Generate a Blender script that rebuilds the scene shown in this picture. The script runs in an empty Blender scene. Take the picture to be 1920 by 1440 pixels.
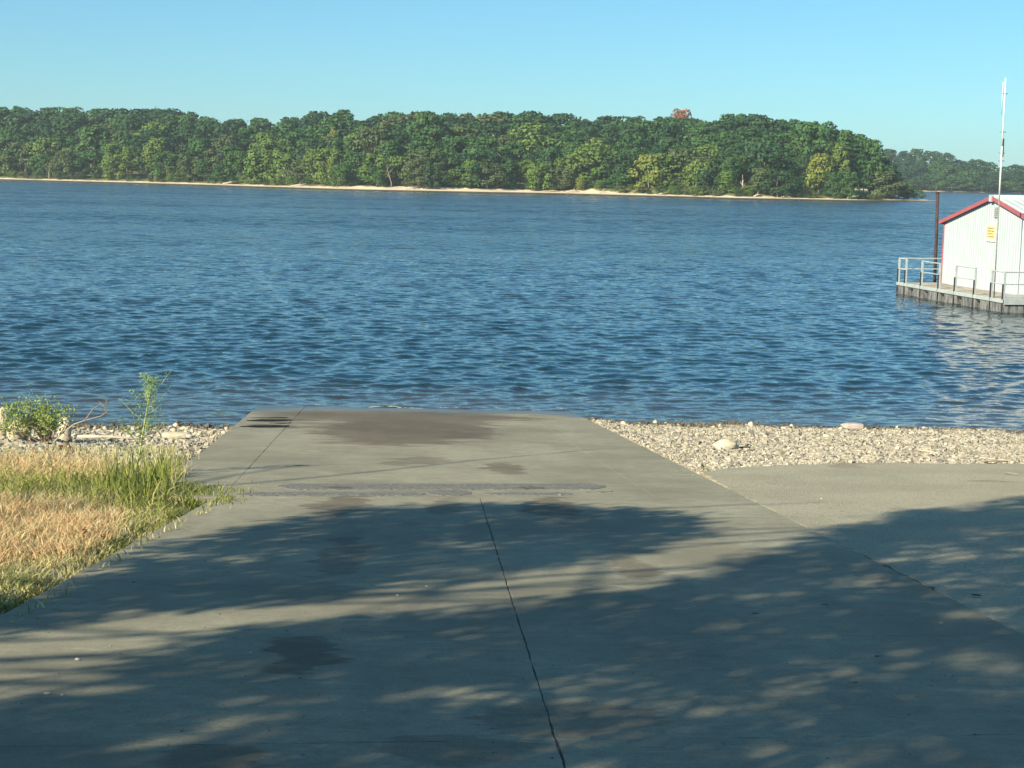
import bpy, math
import numpy as np
from mathutils import Vector
rng = np.random.default_rng(7)
scene = bpy.context.scene
COL = scene.collection
rad = math.radians

# ------------------------------------------------------------------ camera
CAM_H, FPX, PITCH, ROLL = 4.9, 3000.0, math.atan(395 / 3000), rad(1.15)   # lens in pixels of a 1920 wide frame
cd = bpy.data.cameras.new('camera'); cd.sensor_width = 36; cd.lens = FPX / 1920 * 36
cd.clip_start = 0.1; cd.clip_end = 20000
cam = bpy.data.objects.new('camera', cd); COL.objects.link(cam)
cam.location = (0, 0, CAM_H)
from mathutils import Matrix
cam.rotation_euler = (Matrix.Rotation(math.pi / 2 - PITCH, 4, 'X') @ Matrix.Rotation(ROLL, 4, 'Z')).to_euler()
scene.camera = cam

# ------------------------------------------------------------------ light
SUN_EL = rad(30)
SUN_AZ = rad(225)                       # clockwise from +Y
SUN = np.array([math.sin(SUN_AZ) * math.cos(SUN_EL), math.cos(SUN_AZ) * math.cos(SUN_EL), math.sin(SUN_EL)])
world = bpy.data.worlds.new('World'); scene.world = world; world.use_nodes = True
wn = world.node_tree
sky = wn.nodes.new('ShaderNodeTexSky'); sky.sky_type = 'NISHITA'; sky.sun_disc = False
sky.sun_elevation = SUN_EL; sky.sun_rotation = SUN_AZ; sky.altitude = 0
sky.air_density = 1.0; sky.dust_density = 0.15; sky.ozone_density = 2.2
tint = wn.nodes.new('ShaderNodeMix'); tint.data_type = 'RGBA'; tint.blend_type = 'MULTIPLY'
tint.inputs[0].default_value = 1.0; tint.inputs[7].default_value = (0.55, 0.99, 1.22, 1)
wn.links.new(sky.outputs[0], tint.inputs[6])
milky = wn.nodes.new('ShaderNodeMix'); milky.data_type = 'RGBA'; milky.inputs[0].default_value = .14      # thin even summer haze in the sky
milky.inputs[7].default_value = (3.2, 6.7, 8.7, 1); wn.links.new(tint.outputs[2], milky.inputs[6])
wn.links.new(milky.outputs[2], wn.nodes['Background'].inputs[0])
wn.nodes['Background'].inputs[1].default_value = 0.060
sl = bpy.data.lights.new('sun', 'SUN'); sl.energy = 5.0; sl.angle = rad(0.53); sl.color = (1.0, 0.90, 0.68)
so = bpy.data.objects.new('sun', sl); COL.objects.link(so)
so.rotation_euler = Vector(SUN).to_track_quat('Z', 'Y').to_euler()
so.location = (-20, -20, 30)
scene.view_settings.view_transform = 'Standard'; scene.view_settings.look = 'None'
scene.view_settings.exposure = 0.85; scene.view_settings.gamma = 1.0
scene.view_settings.use_curve_mapping = False
scene.render.engine = 'CYCLES'
scene.cycles.use_denoising = True
scene.cycles.max_bounces = 6; scene.cycles.diffuse_bounces = 3; scene.cycles.glossy_bounces = 3
scene.cycles.caustics_reflective = False; scene.cycles.caustics_refractive = False

# ------------------------------------------------------------------ photo pixel -> place
cr, sr = math.cos(ROLL), math.sin(ROLL)
ca, sa = math.cos(math.pi / 2 - PITCH), math.sin(math.pi / 2 - PITCH)
def ray(px, py):
    u = (px - 960) / FPX; v = -(py - 720) / FPX
    u2 = u * cr - v * sr; v2 = u * sr + v * cr
    return np.array([u2, v2 * ca + sa, v2 * sa - ca])
def at_z(px, py, z=0.0):
    d = ray(px, py); return d * ((z - CAM_H) / d[2]) + [0, 0, CAM_H]
def at_y(px, py, y):
    d = ray(px, py); return d * (y / d[1]) + [0, 0, CAM_H]
def project(x, y, z):
    z = z - CAM_H
    v2 = y * ca + z * sa; w = y * sa - z * ca       # undo the pitch
    u2 = x / w; v2 = v2 / w
    u = u2 * cr + v2 * sr; v = -u2 * sr + v2 * cr
    return u * FPX + 960, 720 - v * FPX
SL, YW = 0.0955, 33.0
def sstep(a, b, x):
    t = np.clip((x - a) / (b - a), 0, 1); return t * t * (3 - 2 * t)
def plane_z(x, y):                       # the sloping approach and ramp
    return SL * (YW - np.maximum(y, -4)) + np.where(y < -4, (-4 - y) * 0.01, 0)
def ramp_l(y): return np.where(y > 15.6, -2.09 - 0.096 * y, -2.85)
def ramp_r(y): return 3.70 - 0.074 * y
def lump(x, y):
    return (np.sin(x * 1.7 + y * .6) + np.sin(y * 2.3 - x * .9 + 1) + np.sin(x * 4.1 + 2) * .5 + np.sin(y * 5.3 + x * 1.3) * .5)
def ground_z(x, y, under=True):
    x = np.asarray(x, float); y = np.asarray(y, float)
    left = sstep(-3.6, -5.4, x); right = sstep(0.9, 2.5, x)
    z = plane_z(x, y) - 0.26 * sstep(19, 28, y) * left - 0.10 * sstep(22, 29, y) * right
    outside = np.maximum(sstep(0, .35, ramp_l(y) - x), sstep(0, .35, x - ramp_r(y)))
    z = z - 0.035 + lump(x, y) * 0.012 * outside
    lot = (x > ramp_r(y)) & (y < 19.0)
    z = z - 0.07 * (1 - outside) - 0.03 * lot
    return z
def on_ground(px, py):
    d = ray(px, py); t = 10.0 / d[1]
    for _ in range(12):
        p = d * t; t = (float(plane_z(p[0], p[1])) - CAM_H) / d[2] * .6 + t * .4
    for _ in range(6):
        p = d * t; t = (float(ground_z(p[0], p[1])) - CAM_H) / d[2]
    return d * t + [0, 0, CAM_H]
def on_plane(px, py):
    d = ray(px, py); t = (SL * YW - CAM_H) / (d[2] + SL * d[1]); return d * t + [0, 0, CAM_H]

# ------------------------------------------------------------------ mesh helpers
def mesh(name, parts, m=None, smooth=False, attr=None):
    """parts: list of (V, F) with F an (n,3) or (n,4) array or a list of index lists"""
    Vs, loops, sizes, off = [], [], [], 0
    for V, F in parts:
        V = np.asarray(V, float).reshape(-1, 3); Vs.append(V)
        if isinstance(F, np.ndarray):
            loops.append((F + off).ravel()); sizes.append(np.full(len(F), F.shape[1]))
        else:
            for f in F:
                loops.append(np.array(f) + off); sizes.append(np.array([len(f)]))
        off += len(V)
    V = np.concatenate(Vs); L = np.concatenate(loops).astype(np.int32); S = np.concatenate(sizes).astype(np.int32)
    me = bpy.data.meshes.new(name)
    me.vertices.add(len(V)); me.vertices.foreach_set('co', V.astype(np.float32).ravel())
    me.loops.add(len(L)); me.loops.foreach_set('vertex_index', L)
    me.polygons.add(len(S)); st = np.zeros(len(S), np.int32); st[1:] = np.cumsum(S)[:-1]
    me.polygons.foreach_set('loop_start', st); me.polygons.foreach_set('loop_total', S)
    me.polygons.foreach_set('use_smooth', np.full(len(S), smooth))
    if attr is not None:
        a = me.attributes.new('tint', 'FLOAT', 'POINT'); a.data.foreach_set('value', np.asarray(attr, np.float32))
    me.update(calc_edges=True); me.validate()
    if m: me.materials.append(m)
    return me
def put(name, me, parent=None, **props):
    o = bpy.data.objects.new(name, me); COL.objects.link(o)
    if parent is not None: o.parent = parent
    for k, v in props.items(): o[k] = v
    return o
def empty(name, loc, rz=0.0, **props):
    o = bpy.data.objects.new(name, None); COL.objects.link(o)
    o.location = loc; o.rotation_euler = (0, 0, rz); o.empty_display_size = .2
    for k, v in props.items(): o[k] = v
    return o
BOXF = np.array([[0, 3, 2, 1], [4, 5, 6, 7], [0, 1, 5, 4], [1, 2, 6, 5], [2, 3, 7, 6], [3, 0, 4, 7]])
def box(x0, x1, y0, y1, z0, z1):
    return (np.array([[x0, y0, z0], [x1, y0, z0], [x1, y1, z0], [x0, y1, z0], [x0, y0, z1], [x1, y0, z1], [x1, y1, z1], [x0, y1, z1]], float), BOXF)
def bevel_box(x0, x1, y0, y1, z0, z1, b=.01):
    V = []
    for z, i in ((z0, b), (z0 + b, 0), (z1 - b, 0), (z1, b)):
        V += [[x0 + i, y0 + i, z], [x1 - i, y0 + i, z], [x1 - i, y1 - i, z], [x0 + i, y1 - i, z]]
    F = [[3, 2, 1, 0], [12, 13, 14, 15]]
    for k in range(3):
        for j in range(4):
            a = k * 4 + j; c = k * 4 + (j + 1) % 4; F.append([a, c, c + 4, a + 4])
    return (np.array(V, float), F)
def tube(pts, rads, n=6):
    pts = [np.asarray(p, float) for p in pts]
    if not hasattr(rads, '__len__'): rads = [rads] * len(pts)
    V = []; up = np.array([0.13, 0.31, 1.0])
    for i, p in enumerate(pts):
        d = pts[min(i + 1, len(pts) - 1)] - pts[max(i - 1, 0)]; d = d / (np.linalg.norm(d) + 1e-9)
        a = np.cross(d, up if abs(d[2]) < .95 else [1, 0, 0]); a /= np.linalg.norm(a); b = np.cross(d, a)
        for k in range(n):
            t = 2 * math.pi * k / n; V.append(p + (a * math.cos(t) + b * math.sin(t)) * rads[i])
    F = []
    for i in range(len(pts) - 1):
        for k in range(n):
            a = i * n + k; b = i * n + (k + 1) % n; F.append([a, b, b + n, a + n])
    F.append(list(range(n))[::-1]); F.append([(len(pts) - 1) * n + k for k in range(n)])
    return (np.array(V), F)
def leaf_quads(C, size, r=rng, aspect=.6, updir=None, droop=0.0):
    """folded little leaf faces at centres C with random orientation"""
    n = len(C); size = np.broadcast_to(size, (n,))
    a = r.normal(size=(n, 3)); a[:, 2] -= droop
    a /= np.linalg.norm(a, axis=1)[:, None]
    b = r.normal(size=(n, 3))
    if updir is not None: b = np.cross(a, updir + r.normal(size=(n, 3)) * .6)
    b -= (a * b).sum(1)[:, None] * a; b /= np.linalg.norm(b, axis=1)[:, None] + 1e-9
    a = a * size[:, None]; b = b * (size * aspect)[:, None]
    V = np.stack([C - a, C + b * .9 - a * .1, C + a, C - b * .9 + a * .15], 1).reshape(-1, 3)
    F = np.arange(n * 4).reshape(-1, 4)
    return (V, F)
def facing_leaves(C, out, size, r, jit=.6, aspect=.8):
    n = out / (np.linalg.norm(out, axis=1)[:, None] + 1e-9) + r.normal(size=C.shape) * jit
    n /= np.linalg.norm(n, axis=1)[:, None]
    a = np.cross(n, r.normal(size=C.shape)); a /= np.linalg.norm(a, axis=1)[:, None] + 1e-9; b = np.cross(n, a)
    a = a * size[:, None]; b = b * size[:, None] * aspect
    V = np.stack([C - a, C + b * .9, C + a * .9, C - b], 1).reshape(-1, 3)
    return (V, np.arange(len(C) * 4).reshape(-1, 4))
def rock(r, sx, sy, sz, rough=.18, sub=1, angular=False):
    """a stone resting on z = 0"""
    import bmesh
    bm = bmesh.new(); bmesh.ops.create_icosphere(bm, subdivisions=sub, radius=1)
    V = np.array([v.co[:] for v in bm.verts]); F = [[v.index for v in f.verts] for f in bm.faces]; bm.free()
    k = r.normal(size=(5, 3)) * 1.6; ph = r.random(5) * 6
    d = 1 + rough * np.sin(V @ k.T + ph).mean(1) * 1.6 + r.normal(size=len(V)) * rough * .25
    V = V * d[:, None]
    if angular: V = np.sign(V) * np.abs(V) ** .55
    V = V * [sx, sy, sz]; V[:, 2] += sz * .72
    return (V, F)

# ------------------------------------------------------------------ material helpers
class N:
    def __init__(s, name):
        s.m = bpy.data.materials.new(name); s.m.use_nodes = True; s.t = s.m.node_tree
        s.b = s.t.nodes['Principled BSDF']; s.co = None
    def new(s, typ, **kw):
        n = s.t.nodes.new('ShaderNode' + typ)
        for k, v in kw.items(): setattr(n, k, v)
        return n
    def link(s, a, b): s.t.links.new(a, b)
    def pos(s):
        if s.co is None: s.co = s.new('NewGeometry').outputs['Position']
        return s.co
    def vec(s, src, scale):
        n = s.new('VectorMath', operation='MULTIPLY'); s.link(src, n.inputs[0]); n.inputs[1].default_value = scale; return n.outputs[0]
    def noise(s, scale, detail=3, rough=.5, src=None, stretch=None, dist=0.0):
        n = s.new('TexNoise'); v = src or s.pos()
        if stretch: v = s.vec(v, stretch)
        s.link(v, n.inputs['Vector']); n.inputs['Scale'].default_value = scale
        n.inputs['Detail'].default_value = detail; n.inputs['Roughness'].default_value = rough; n.inputs['Distortion'].default_value = dist
        return n.outputs[0]
    def ramp(s, v, lo, hi, a=0.0, b=1.0, smooth=True):
        n = s.new('MapRange'); n.interpolation_type = 'SMOOTHSTEP' if smooth else 'LINEAR'
        s.link(v, n.inputs[0]); n.inputs[1].default_value = lo; n.inputs[2].default_value = hi
        n.inputs[3].default_value = a; n.inputs[4].default_value = b; return n.outputs[0]
    def mix(s, f, a, b, mode='MIX'):
        n = s.new('Mix', data_type='RGBA', blend_type=mode)
        for i, v in ((0, f), (6, a), (7, b)):
            if isinstance(v, (float, int)): n.inputs[i].default_value = v
            elif isinstance(v, tuple): n.inputs[i].default_value = (*v, 1)
            else: s.link(v, n.inputs[i])
        return n.outputs[2]
    def math(s, op, a, b=0.0, clamp=False):
        n = s.new('Math', operation=op); n.use_clamp = clamp
        for i, v in ((0, a), (1, b)):
            if isinstance(v, (float, int)): n.inputs[i].default_value = v
            else: s.link(v, n.inputs[i])
        return n.outputs[0]
    def bump(s, h, dist, strength=1.0):
        n = s.new('Bump'); s.link(h, n.inputs['Height']); n.inputs['Distance'].default_value = dist; n.inputs['Strength'].default_value = strength
        if s.b.inputs['Normal'].links: s.link(s.b.inputs['Normal'].links[0].from_socket, n.inputs['Normal'])
        s.link(n.outputs[0], s.b.inputs['Normal'])
    def attr(s, name='tint'):
        n = s.new('Attribute', attribute_name=name); return n.outputs['Fac']
    def objrand(s): return s.new('ObjectInfo').outputs['Random']
    def out(s, color, rough=.8, spec=.3, metal=0.0):
        if isinstance(color, tuple): s.b.inputs['Base Color'].default_value = (*color, 1)
        else: s.link(color, s.b.inputs['Base Color'])
        if isinstance(rough, (float, int)): s.b.inputs['Roughness'].default_value = rough
        else: s.link(rough, s.b.inputs['Roughness'])
        if isinstance(spec, (float, int)): s.b.inputs['Specular IOR Level'].default_value = spec
        else: s.link(spec, s.b.inputs['Specular IOR Level'])
        s.b.inputs['Metallic'].default_value = metal
        return s.m
def simple(name, c1, c2, scale=6, rough=.7, spec=.3, bump=.0, metal=0.0, stretch=None):
    m = N(name); n = m.noise(scale, 4, .6, stretch=stretch); c = m.mix(m.ramp(n, .35, .65), c1, c2)
    if bump: m.bump(n, bump)
    return m.out(c, rough, spec, metal)

# stains: (centre px, centre py, half width px, half height px) in the photograph, laid out on the ground plane
STAINS = [(752, 808, 165, 24, .9), (830, 797, 95, 15, .8), (690, 826, 95, 9, .55), (740, 779, 260, 13, .85), (905, 812, 25, 9, .6),
          (790, 862, 55, 8, .55), (748, 868, 30, 5, .5), (945, 876, 36, 11, .75), (965, 886, 25, 4, .6), (640, 946, 55, 20, .75), (835, 950, 38, 16, .55), (1030, 950, 50, 20, .7),
          (640, 1040, 45, 42, .5), (575, 1225, 70, 36, .75), (1050, 1345, 160, 38, .5), (1190, 1068, 40, 18, .6), (1170, 1050, 22, 7, .5),
          (860, 1405, 150, 30, .5), (400, 1420, 110, 26, .6), (540, 787, 60, 3.0, .9), (500, 799, 55, 3.6, .95), (640, 802, 120, 3.0, .5), (560, 793, 80, 2, .5)]  # closing rows: thin dark streaks near the waterline
def concrete(name):
    m = N(name)
    n1 = m.noise(.55, 5, .6); n2 = m.noise(7, 6, .7); n3 = m.noise(160, 2, .5); n4 = m.noise(1.6, 4, .6, stretch=(1, .25, 1))
    c = m.mix(m.ramp(n1, .3, .7), (.222, .210, .156), (.340, .322, .236))
    c = m.mix(m.math('MULTIPLY', m.ramp(n2, .42, .72), .55), c, (.20, .187, .142))
    c = m.mix(m.math('MULTIPLY', m.ramp(n4, .5, .75), .4), c, (.40, .375, .28))
    c = m.mix(m.math('MULTIPLY', m.ramp(n3, .55, .8), .45), c, (.12, .115, .10))
    n6 = m.noise(55, 3, .7); c = m.mix(m.math('MULTIPLY', m.ramp(n6, .4, .66), .4), c, (.17, .16, .12))
    br = m.noise(30, 3, .65, stretch=(.12, 1, 1)); c = m.mix(m.math('MULTIPLY', m.ramp(br, .45, .7), .30), c, (.19, .175, .13))
    dl = m.noise(3.2, 5, .7, stretch=(.45, 1, 1), dist=1.0); c = m.mix(m.math('MULTIPLY', m.ramp(dl, .52, .68), .38), c, (.20, .175, .13)); c = m.mix(m.math('MULTIPLY', m.ramp(dl, .40, .30), .35), c, (.44, .42, .32))
    n5 = m.noise(240, 1, .5, src=m.vec(m.pos(), (1, 1, 1)))
    c = m.mix(m.math('MULTIPLY', m.ramp(n5, .66, .78), .5), c, (.55, .52, .45))
    # distorted position for stain edges
    nz = m.new('TexNoise'); m.link(m.vec(m.pos(), (.6, 1.6, 1)), nz.inputs['Vector']); nz.inputs['Scale'].default_value = 2.2; nz.inputs['Detail'].default_value = 5; nz.inputs['Roughness'].default_value = .65
    sub = m.new('VectorMath', operation='SUBTRACT'); m.link(nz.outputs['Color'], sub.inputs[0]); sub.inputs[1].default_value = (.5, .5, .5)
    sc = m.new('VectorMath', operation='MULTIPLY'); m.link(sub.outputs[0], sc.inputs[0]); sc.inputs[1].default_value = (4.0, 4.0, 0)
    unit = sc.outputs[0]
    wet = None
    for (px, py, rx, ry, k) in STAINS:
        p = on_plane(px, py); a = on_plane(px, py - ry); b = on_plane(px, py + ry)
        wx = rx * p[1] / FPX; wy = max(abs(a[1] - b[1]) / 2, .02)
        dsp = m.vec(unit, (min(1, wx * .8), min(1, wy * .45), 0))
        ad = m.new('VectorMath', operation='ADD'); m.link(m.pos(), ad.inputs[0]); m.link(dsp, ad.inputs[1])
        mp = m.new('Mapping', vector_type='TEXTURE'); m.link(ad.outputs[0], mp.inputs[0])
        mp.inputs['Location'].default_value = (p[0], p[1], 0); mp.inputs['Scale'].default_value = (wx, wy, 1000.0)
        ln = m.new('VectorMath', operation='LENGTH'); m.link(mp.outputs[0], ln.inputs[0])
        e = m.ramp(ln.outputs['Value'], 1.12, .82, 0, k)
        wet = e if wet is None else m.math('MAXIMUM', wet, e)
    sep = m.new('SeparateXYZ'); m.link(m.pos(), sep.inputs[0])
    nn = m.noise(1.2, 4, .6, stretch=(1, .4, 1))
    zz = m.math('ADD', sep.outputs[2], m.math('MULTIPLY', m.math('SUBTRACT', nn, .5), .16))
    zz = m.math('SUBTRACT', zz, m.math('ADD', m.ramp(sep.outputs[0], -3.7, -4.7, 0, .10), m.ramp(sep.outputs[0], .4, 1.6, 0, .07)))
    shore = m.ramp(zz, .17, .10, 0, 1)
    wet = m.math('MAXIMUM', wet, shore)
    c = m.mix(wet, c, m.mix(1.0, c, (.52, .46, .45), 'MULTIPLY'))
    # brownish algae right at the waterline
    c = m.mix(m.ramp(zz, .06, -.02, 0, .8), c, (.07, .055, .03))
    m.bump(m.math('ADD', m.math('MULTIPLY', n3, .3), m.math('MULTIPLY', n2, .7)), .006, .8)
    r = m.math('SUBTRACT', .88, m.math('MULTIPLY', m.math('MAXIMUM', shore, m.math('MULTIPLY', wet, .3)), .6))
    return m.out(c, r, m.math('ADD', m.math('MULTIPLY', shore, .4), .06))
M = {}
M['concrete'] = concrete('concrete')
def asphalt():
    m = N('old_asphalt'); n1 = m.noise(.8, 5, .6); n2 = m.noise(34, 4, .7); n3 = m.noise(110, 2, .6); n4 = m.noise(.5, 4, .55, stretch=(.5, 1, 1))
    c = m.mix(m.ramp(n1, .3, .7), (.375, .340, .250), (.465, .425, .312))
    c = m.mix(m.math('MULTIPLY', m.ramp(n2, .40, .66), .75), c, (.25, .24, .175))
    c = m.mix(m.math('MULTIPLY', m.ramp(n3, .56, .75), .8), c, (.40, .375, .31))
    c = m.mix(m.math('MULTIPLY', m.ramp(n4, .52, .66), .55), c, (.40, .355, .25))
    m.bump(n2, .012); m.bump(n3, .008)
    return m.out(c, .95, .05)
M['asphalt'] = asphalt()
def patchmat():
    m = N('asphalt_patch'); n2 = m.noise(28, 4, .7); n3 = m.noise(90, 2, .6)
    c = m.mix(m.ramp(n2, .35, .65), (.12, .118, .108), (.24, .23, .195))
    c = m.mix(m.math('MULTIPLY', m.ramp(n3, .55, .75), .6), c, (.33, .31, .26)); m.bump(n2, .02)
    return m.out(c, .9, .2)
M['patch'] = patchmat()
def soil():
    m = N('shore_soil'); n = m.noise(1.2, 5, .6); n2 = m.noise(26, 4, .7)
    c = m.mix(m.ramp(n, .35, .65), (.34, .29, .20), (.24, .20, .14))
    c = m.mix(m.math('MULTIPLY', m.ramp(n2, .4, .7), .6), c, (.44, .40, .30))
    sep = m.new('SeparateXYZ'); m.link(m.pos(), sep.inputs[0])
    z = m.math('ADD', sep.outputs[2], m.math('MULTIPLY', m.noise(3, 3), .08))
    w = m.ramp(z, .12, .05)
    c = m.mix(w, c, (.05, .043, .03)); m.bump(n2, .03)
    return m.out(c, .9, .2)
M['soil'] = soil()
def stone_mat(name, a, b, c3):
    m = N(name); t = m.attr(); n = m.noise(22, 3, .6)
    c = m.mix(m.ramp(t, 0, .8, smooth=False), a, b); c = m.mix(m.ramp(t, .86, .9), c, c3)
    c = m.mix(m.math('MULTIPLY', m.ramp(n, .4, .7), .35), c, (.3, .26, .2))
    sep = m.new('SeparateXYZ'); m.link(m.pos(), sep.inputs[0])
    c = m.mix(m.ramp(sep.outputs[2], .11, .05), c, m.mix(1.0, c, (.33, .31, .28), 'MULTIPLY'))
    return m.out(c, .85, .3)
M['gravel'] = stone_mat('limestone_gravel', (.27, .24, .18), (.50, .455, .355), (.15, .145, .13))
def leafmat(name, a, b, c3=None, transl=.14, objvar=.5):
    m = N(name); r = m.objrand(); n = m.noise(.35 if objvar else 5, 3, .6)
    c = m.mix(m.ramp(n, .35, .65), a, b)
    if objvar: c = m.mix(m.math('MULTIPLY', r, objvar), c, c3 or b)
    m.out(c, .62, .25)
    tr = m.new('BsdfTranslucent'); m.link(c, tr.inputs[0]); ms = m.new('MixShader'); ms.inputs[0].default_value = transl
    m.link(m.b.outputs[0], ms.inputs[1]); m.link(tr.outputs[0], ms.inputs[2]); m.link(ms.outputs[0], m.t.nodes['Material Output'].inputs[0])
    return m.m
M['leaf_dark'] = leafmat('foliage_dark_green', (.019, .058, .024), (.032, .088, .028), (.050, .108, .026))
M['leaf_mid'] = leafmat('foliage_mid_green', (.032, .094, .026), (.055, .132, .030), (.078, .155, .034))
M['leaf_olive'] = leafmat('foliage_olive', (.066, .105, .034), (.095, .142, .042), (.115, .130, .055))
M['leaf_light'] = leafmat('foliage_light_green', (.088, .160, .032), (.130, .215, .042), (.165, .215, .040))
M['leaf_yellow'] = leafmat('foliage_yellow_green', (.170, .215, .035), (.250, .270, .045), (.2, .25, .04))
M['leaf_red'] = leafmat('foliage_rust_red', (.22, .085, .045), (.30, .15, .09), (.26, .12, .08))
M['leaf_shade'] = leafmat('foliage_near_tree', (.04, .075, .02), (.06, .10, .03), objvar=0)
M['bark'] = simple('bark', (.16, .13, .095), (.27, .23, .175), 3, .9, .2, .03)
M['bark_pale'] = simple('bark_weathered', (.42, .36, .28), (.55, .48, .38), 3, .9, .2, .02)
def far_ground():
    m = N('far_shore_ground'); t = m.attr(); n = m.noise(.12, 5, .6); n2 = m.noise(.5, 5, .65)
    sand = m.mix(m.ramp(n, .35, .65), (.62, .50, .34), (.72, .61, .44))
    grass = m.mix(m.ramp(n2, .35, .62), (.24, .205, .10), (.115, .135, .045))
    e = m.math('ADD', t, m.math('MULTIPLY', m.math('SUBTRACT', n2, .5), 1.1))
    c = m.mix(m.ramp(e, .4, .6), sand, grass)
    sep = m.new('SeparateXYZ'); m.link(m.pos(), sep.inputs[0])
    c = m.mix(m.ramp(sep.outputs[2], .24, .12), c, (.10, .078, .05))
    m.bump(n2, .25)
    return m.out(c, .9, .1)
M['far'] = far_ground()
def water():
    m = N('lake_water')
    sep = m.new('SeparateXYZ'); m.link(m.pos(), sep.inputs[0])
    n0 = m.noise(.25, 3, .5)
    near = m.ramp(m.math('ADD', sep.outputs[1], m.math('MULTIPLY', m.math('SUBTRACT', n0, .5), 9.0)), 39.5, 31.0)
    c = m.mix(m.math('MULTIPLY', near, .8), (.006, .028, .038), (.050, .042, .022))
    m.out(c, .04, .5); m.b.inputs['IOR'].default_value = 1.33
    # ripples finer than the mesh holds, laid on as a slope field (crests lie across the wind)
    def slopes(scale, stretch, amp, seed):
        n = m.new('TexNoise'); v = m.new('VectorMath', operation='ADD'); m.link(m.vec(m.pos(), stretch), v.inputs[0]); v.inputs[1].default_value = (seed, seed * 2, 0)
        m.link(v.outputs[0], n.inputs['Vector']); n.inputs['Scale'].default_value = scale; n.inputs['Detail'].default_value = 3; n.inputs['Roughness'].default_value = .6; n.inputs['Distortion'].default_value = .3
        q = m.new('VectorMath', operation='SUBTRACT'); m.link(n.outputs['Color'], q.inputs[0]); q.inputs[1].default_value = (.5, .5, .5)
        r = m.new('VectorMath', operation='MULTIPLY'); m.link(q.outputs[0], r.inputs[0]); r.inputs[1].default_value = (amp * .55, amp, 0); return r.outputs[0]
    def scaled(v, f):
        n = m.new('VectorMath', operation='SCALE'); m.link(v, n.inputs[0]); m.link(f, n.inputs['Scale']); return n.outputs[0]
    gs = m.ramp(m.noise(.045, 4, .6, stretch=(.3, 1, 1)), .35, .65, .65, 1.2)
    fine = slopes(5.5, (.5, 1.3, 1), .60, 3.0)
    far = m.ramp(sep.outputs[1], 40, 200, .1, 1, smooth=False)
    med = scaled(slopes(1.9, (.42, 1.15, 1), .7, 11.0), m.math('MULTIPLY', far, gs))
    ad0 = m.new('VectorMath', operation='ADD'); m.link(fine, ad0.inputs[0]); m.link(med, ad0.inputs[1])
    lean_ = m.new('CombineXYZ'); st1 = m.ramp(m.noise(1.5, 3, .65, stretch=(.42, 1.0, 1), dist=.4), .47, .66); st2 = m.ramp(m.noise(.55, 3, .65, stretch=(.35, 1.0, 1), dist=.4), .46, .68)
    st = m.math('ADD', m.math('MULTIPLY', st1, m.ramp(sep.outputs[1], 38, 110, .02, .22, smooth=False)), m.math('MULTIPLY', st2, m.ramp(sep.outputs[1], 60, 220, 0, .22, smooth=False)))
    m.link(m.math('MULTIPLY', m.math('ADD', m.math('MULTIPLY', st, -1.0), m.ramp(sep.outputs[1], 34, 150, 0, -.045, smooth=False)), gs), lean_.inputs[1])   # unresolved wave faces lean with the wind
    ad = m.new('VectorMath', operation='ADD'); m.link(ad0.outputs[0], ad.inputs[0]); m.link(lean_.outputs[0], ad.inputs[1])
    geo = m.new('NewGeometry'); a2 = m.new('VectorMath', operation='ADD'); m.link(geo.outputs['Normal'], a2.inputs[0]); m.link(ad.outputs[0], a2.inputs[1])
    nn_ = m.new('VectorMath', operation='NORMALIZE'); m.link(a2.outputs[0], nn_.inputs[0]); m.link(nn_.outputs[0], m.b.inputs['Normal'])
    # thin foam where the wash meets the ramp
    f = m.noise(5, 4, .6, stretch=(.5, 1, 1)); yy = m.ramp(m.math('ABSOLUTE', m.math('SUBTRACT', sep.outputs[1], 33.25)), .5, .1)
    xx = m.ramp(m.math('ABSOLUTE', m.math('ADD', sep.outputs[0], 1.7)), 3.4, 2.6)
    fo = m.math('MULTIPLY', m.math('MULTIPLY', yy, xx), m.ramp(f, .58, .68))
    c2 = m.mix(fo, c, (.6, .6, .55)); m.link(c2, m.b.inputs['Base Color'])
    m.link(m.math('ADD', m.math('MULTIPLY', fo, .6), .04), m.b.inputs['Roughness'])
    return m.m
M['water'] = water()

hz = N('haze_air'); hz.t.nodes.remove(hz.b); pv = hz.new('VolumePrincipled'); pv.inputs['Density'].default_value = .00022
pv.inputs['Color'].default_value = (.80, .92, 1.0, 1); pv.inputs['Anisotropy'].default_value = .1
hz.link(pv.outputs[0], hz.t.nodes['Material Output'].inputs['Volume'])
put('haze', mesh('haze', [box(-900, 1100, -140, 2300, -4, 48)], hz.m), kind='stuff', label='faint blue haze over the lake')
# ------------------------------------------------------------------ near ground
def grid_mesh(name, xs, ys, zf, m, smooth=True, attrf=None):
    X, Y = np.meshgrid(xs, ys); Z = zf(X, Y)
    V = np.stack([X, Y, Z], -1).reshape(-1, 3); nx, ny = len(xs), len(ys)
    i = (np.arange(ny - 1)[:, None] * nx + np.arange(nx - 1)[None]).ravel()
    F = np.stack([i, i + 1, i + nx + 1, i + nx], 1)
    return mesh(name, [(V, F)], m, smooth, None if attrf is None else attrf(X, Y).ravel())
xs = np.concatenate([np.arange(-160, -14, 6.), np.arange(-14, 15, .2), np.arange(15, 165, 6.)])
ys = np.concatenate([np.arange(-120, -6, 6.), np.arange(-6, 37, .2), [40, 48, 60]])
put('ground', grid_mesh('ground', xs, ys, ground_z, M['soil']), kind='structure', label='pale stony ground sloping down to the lake')

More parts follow.
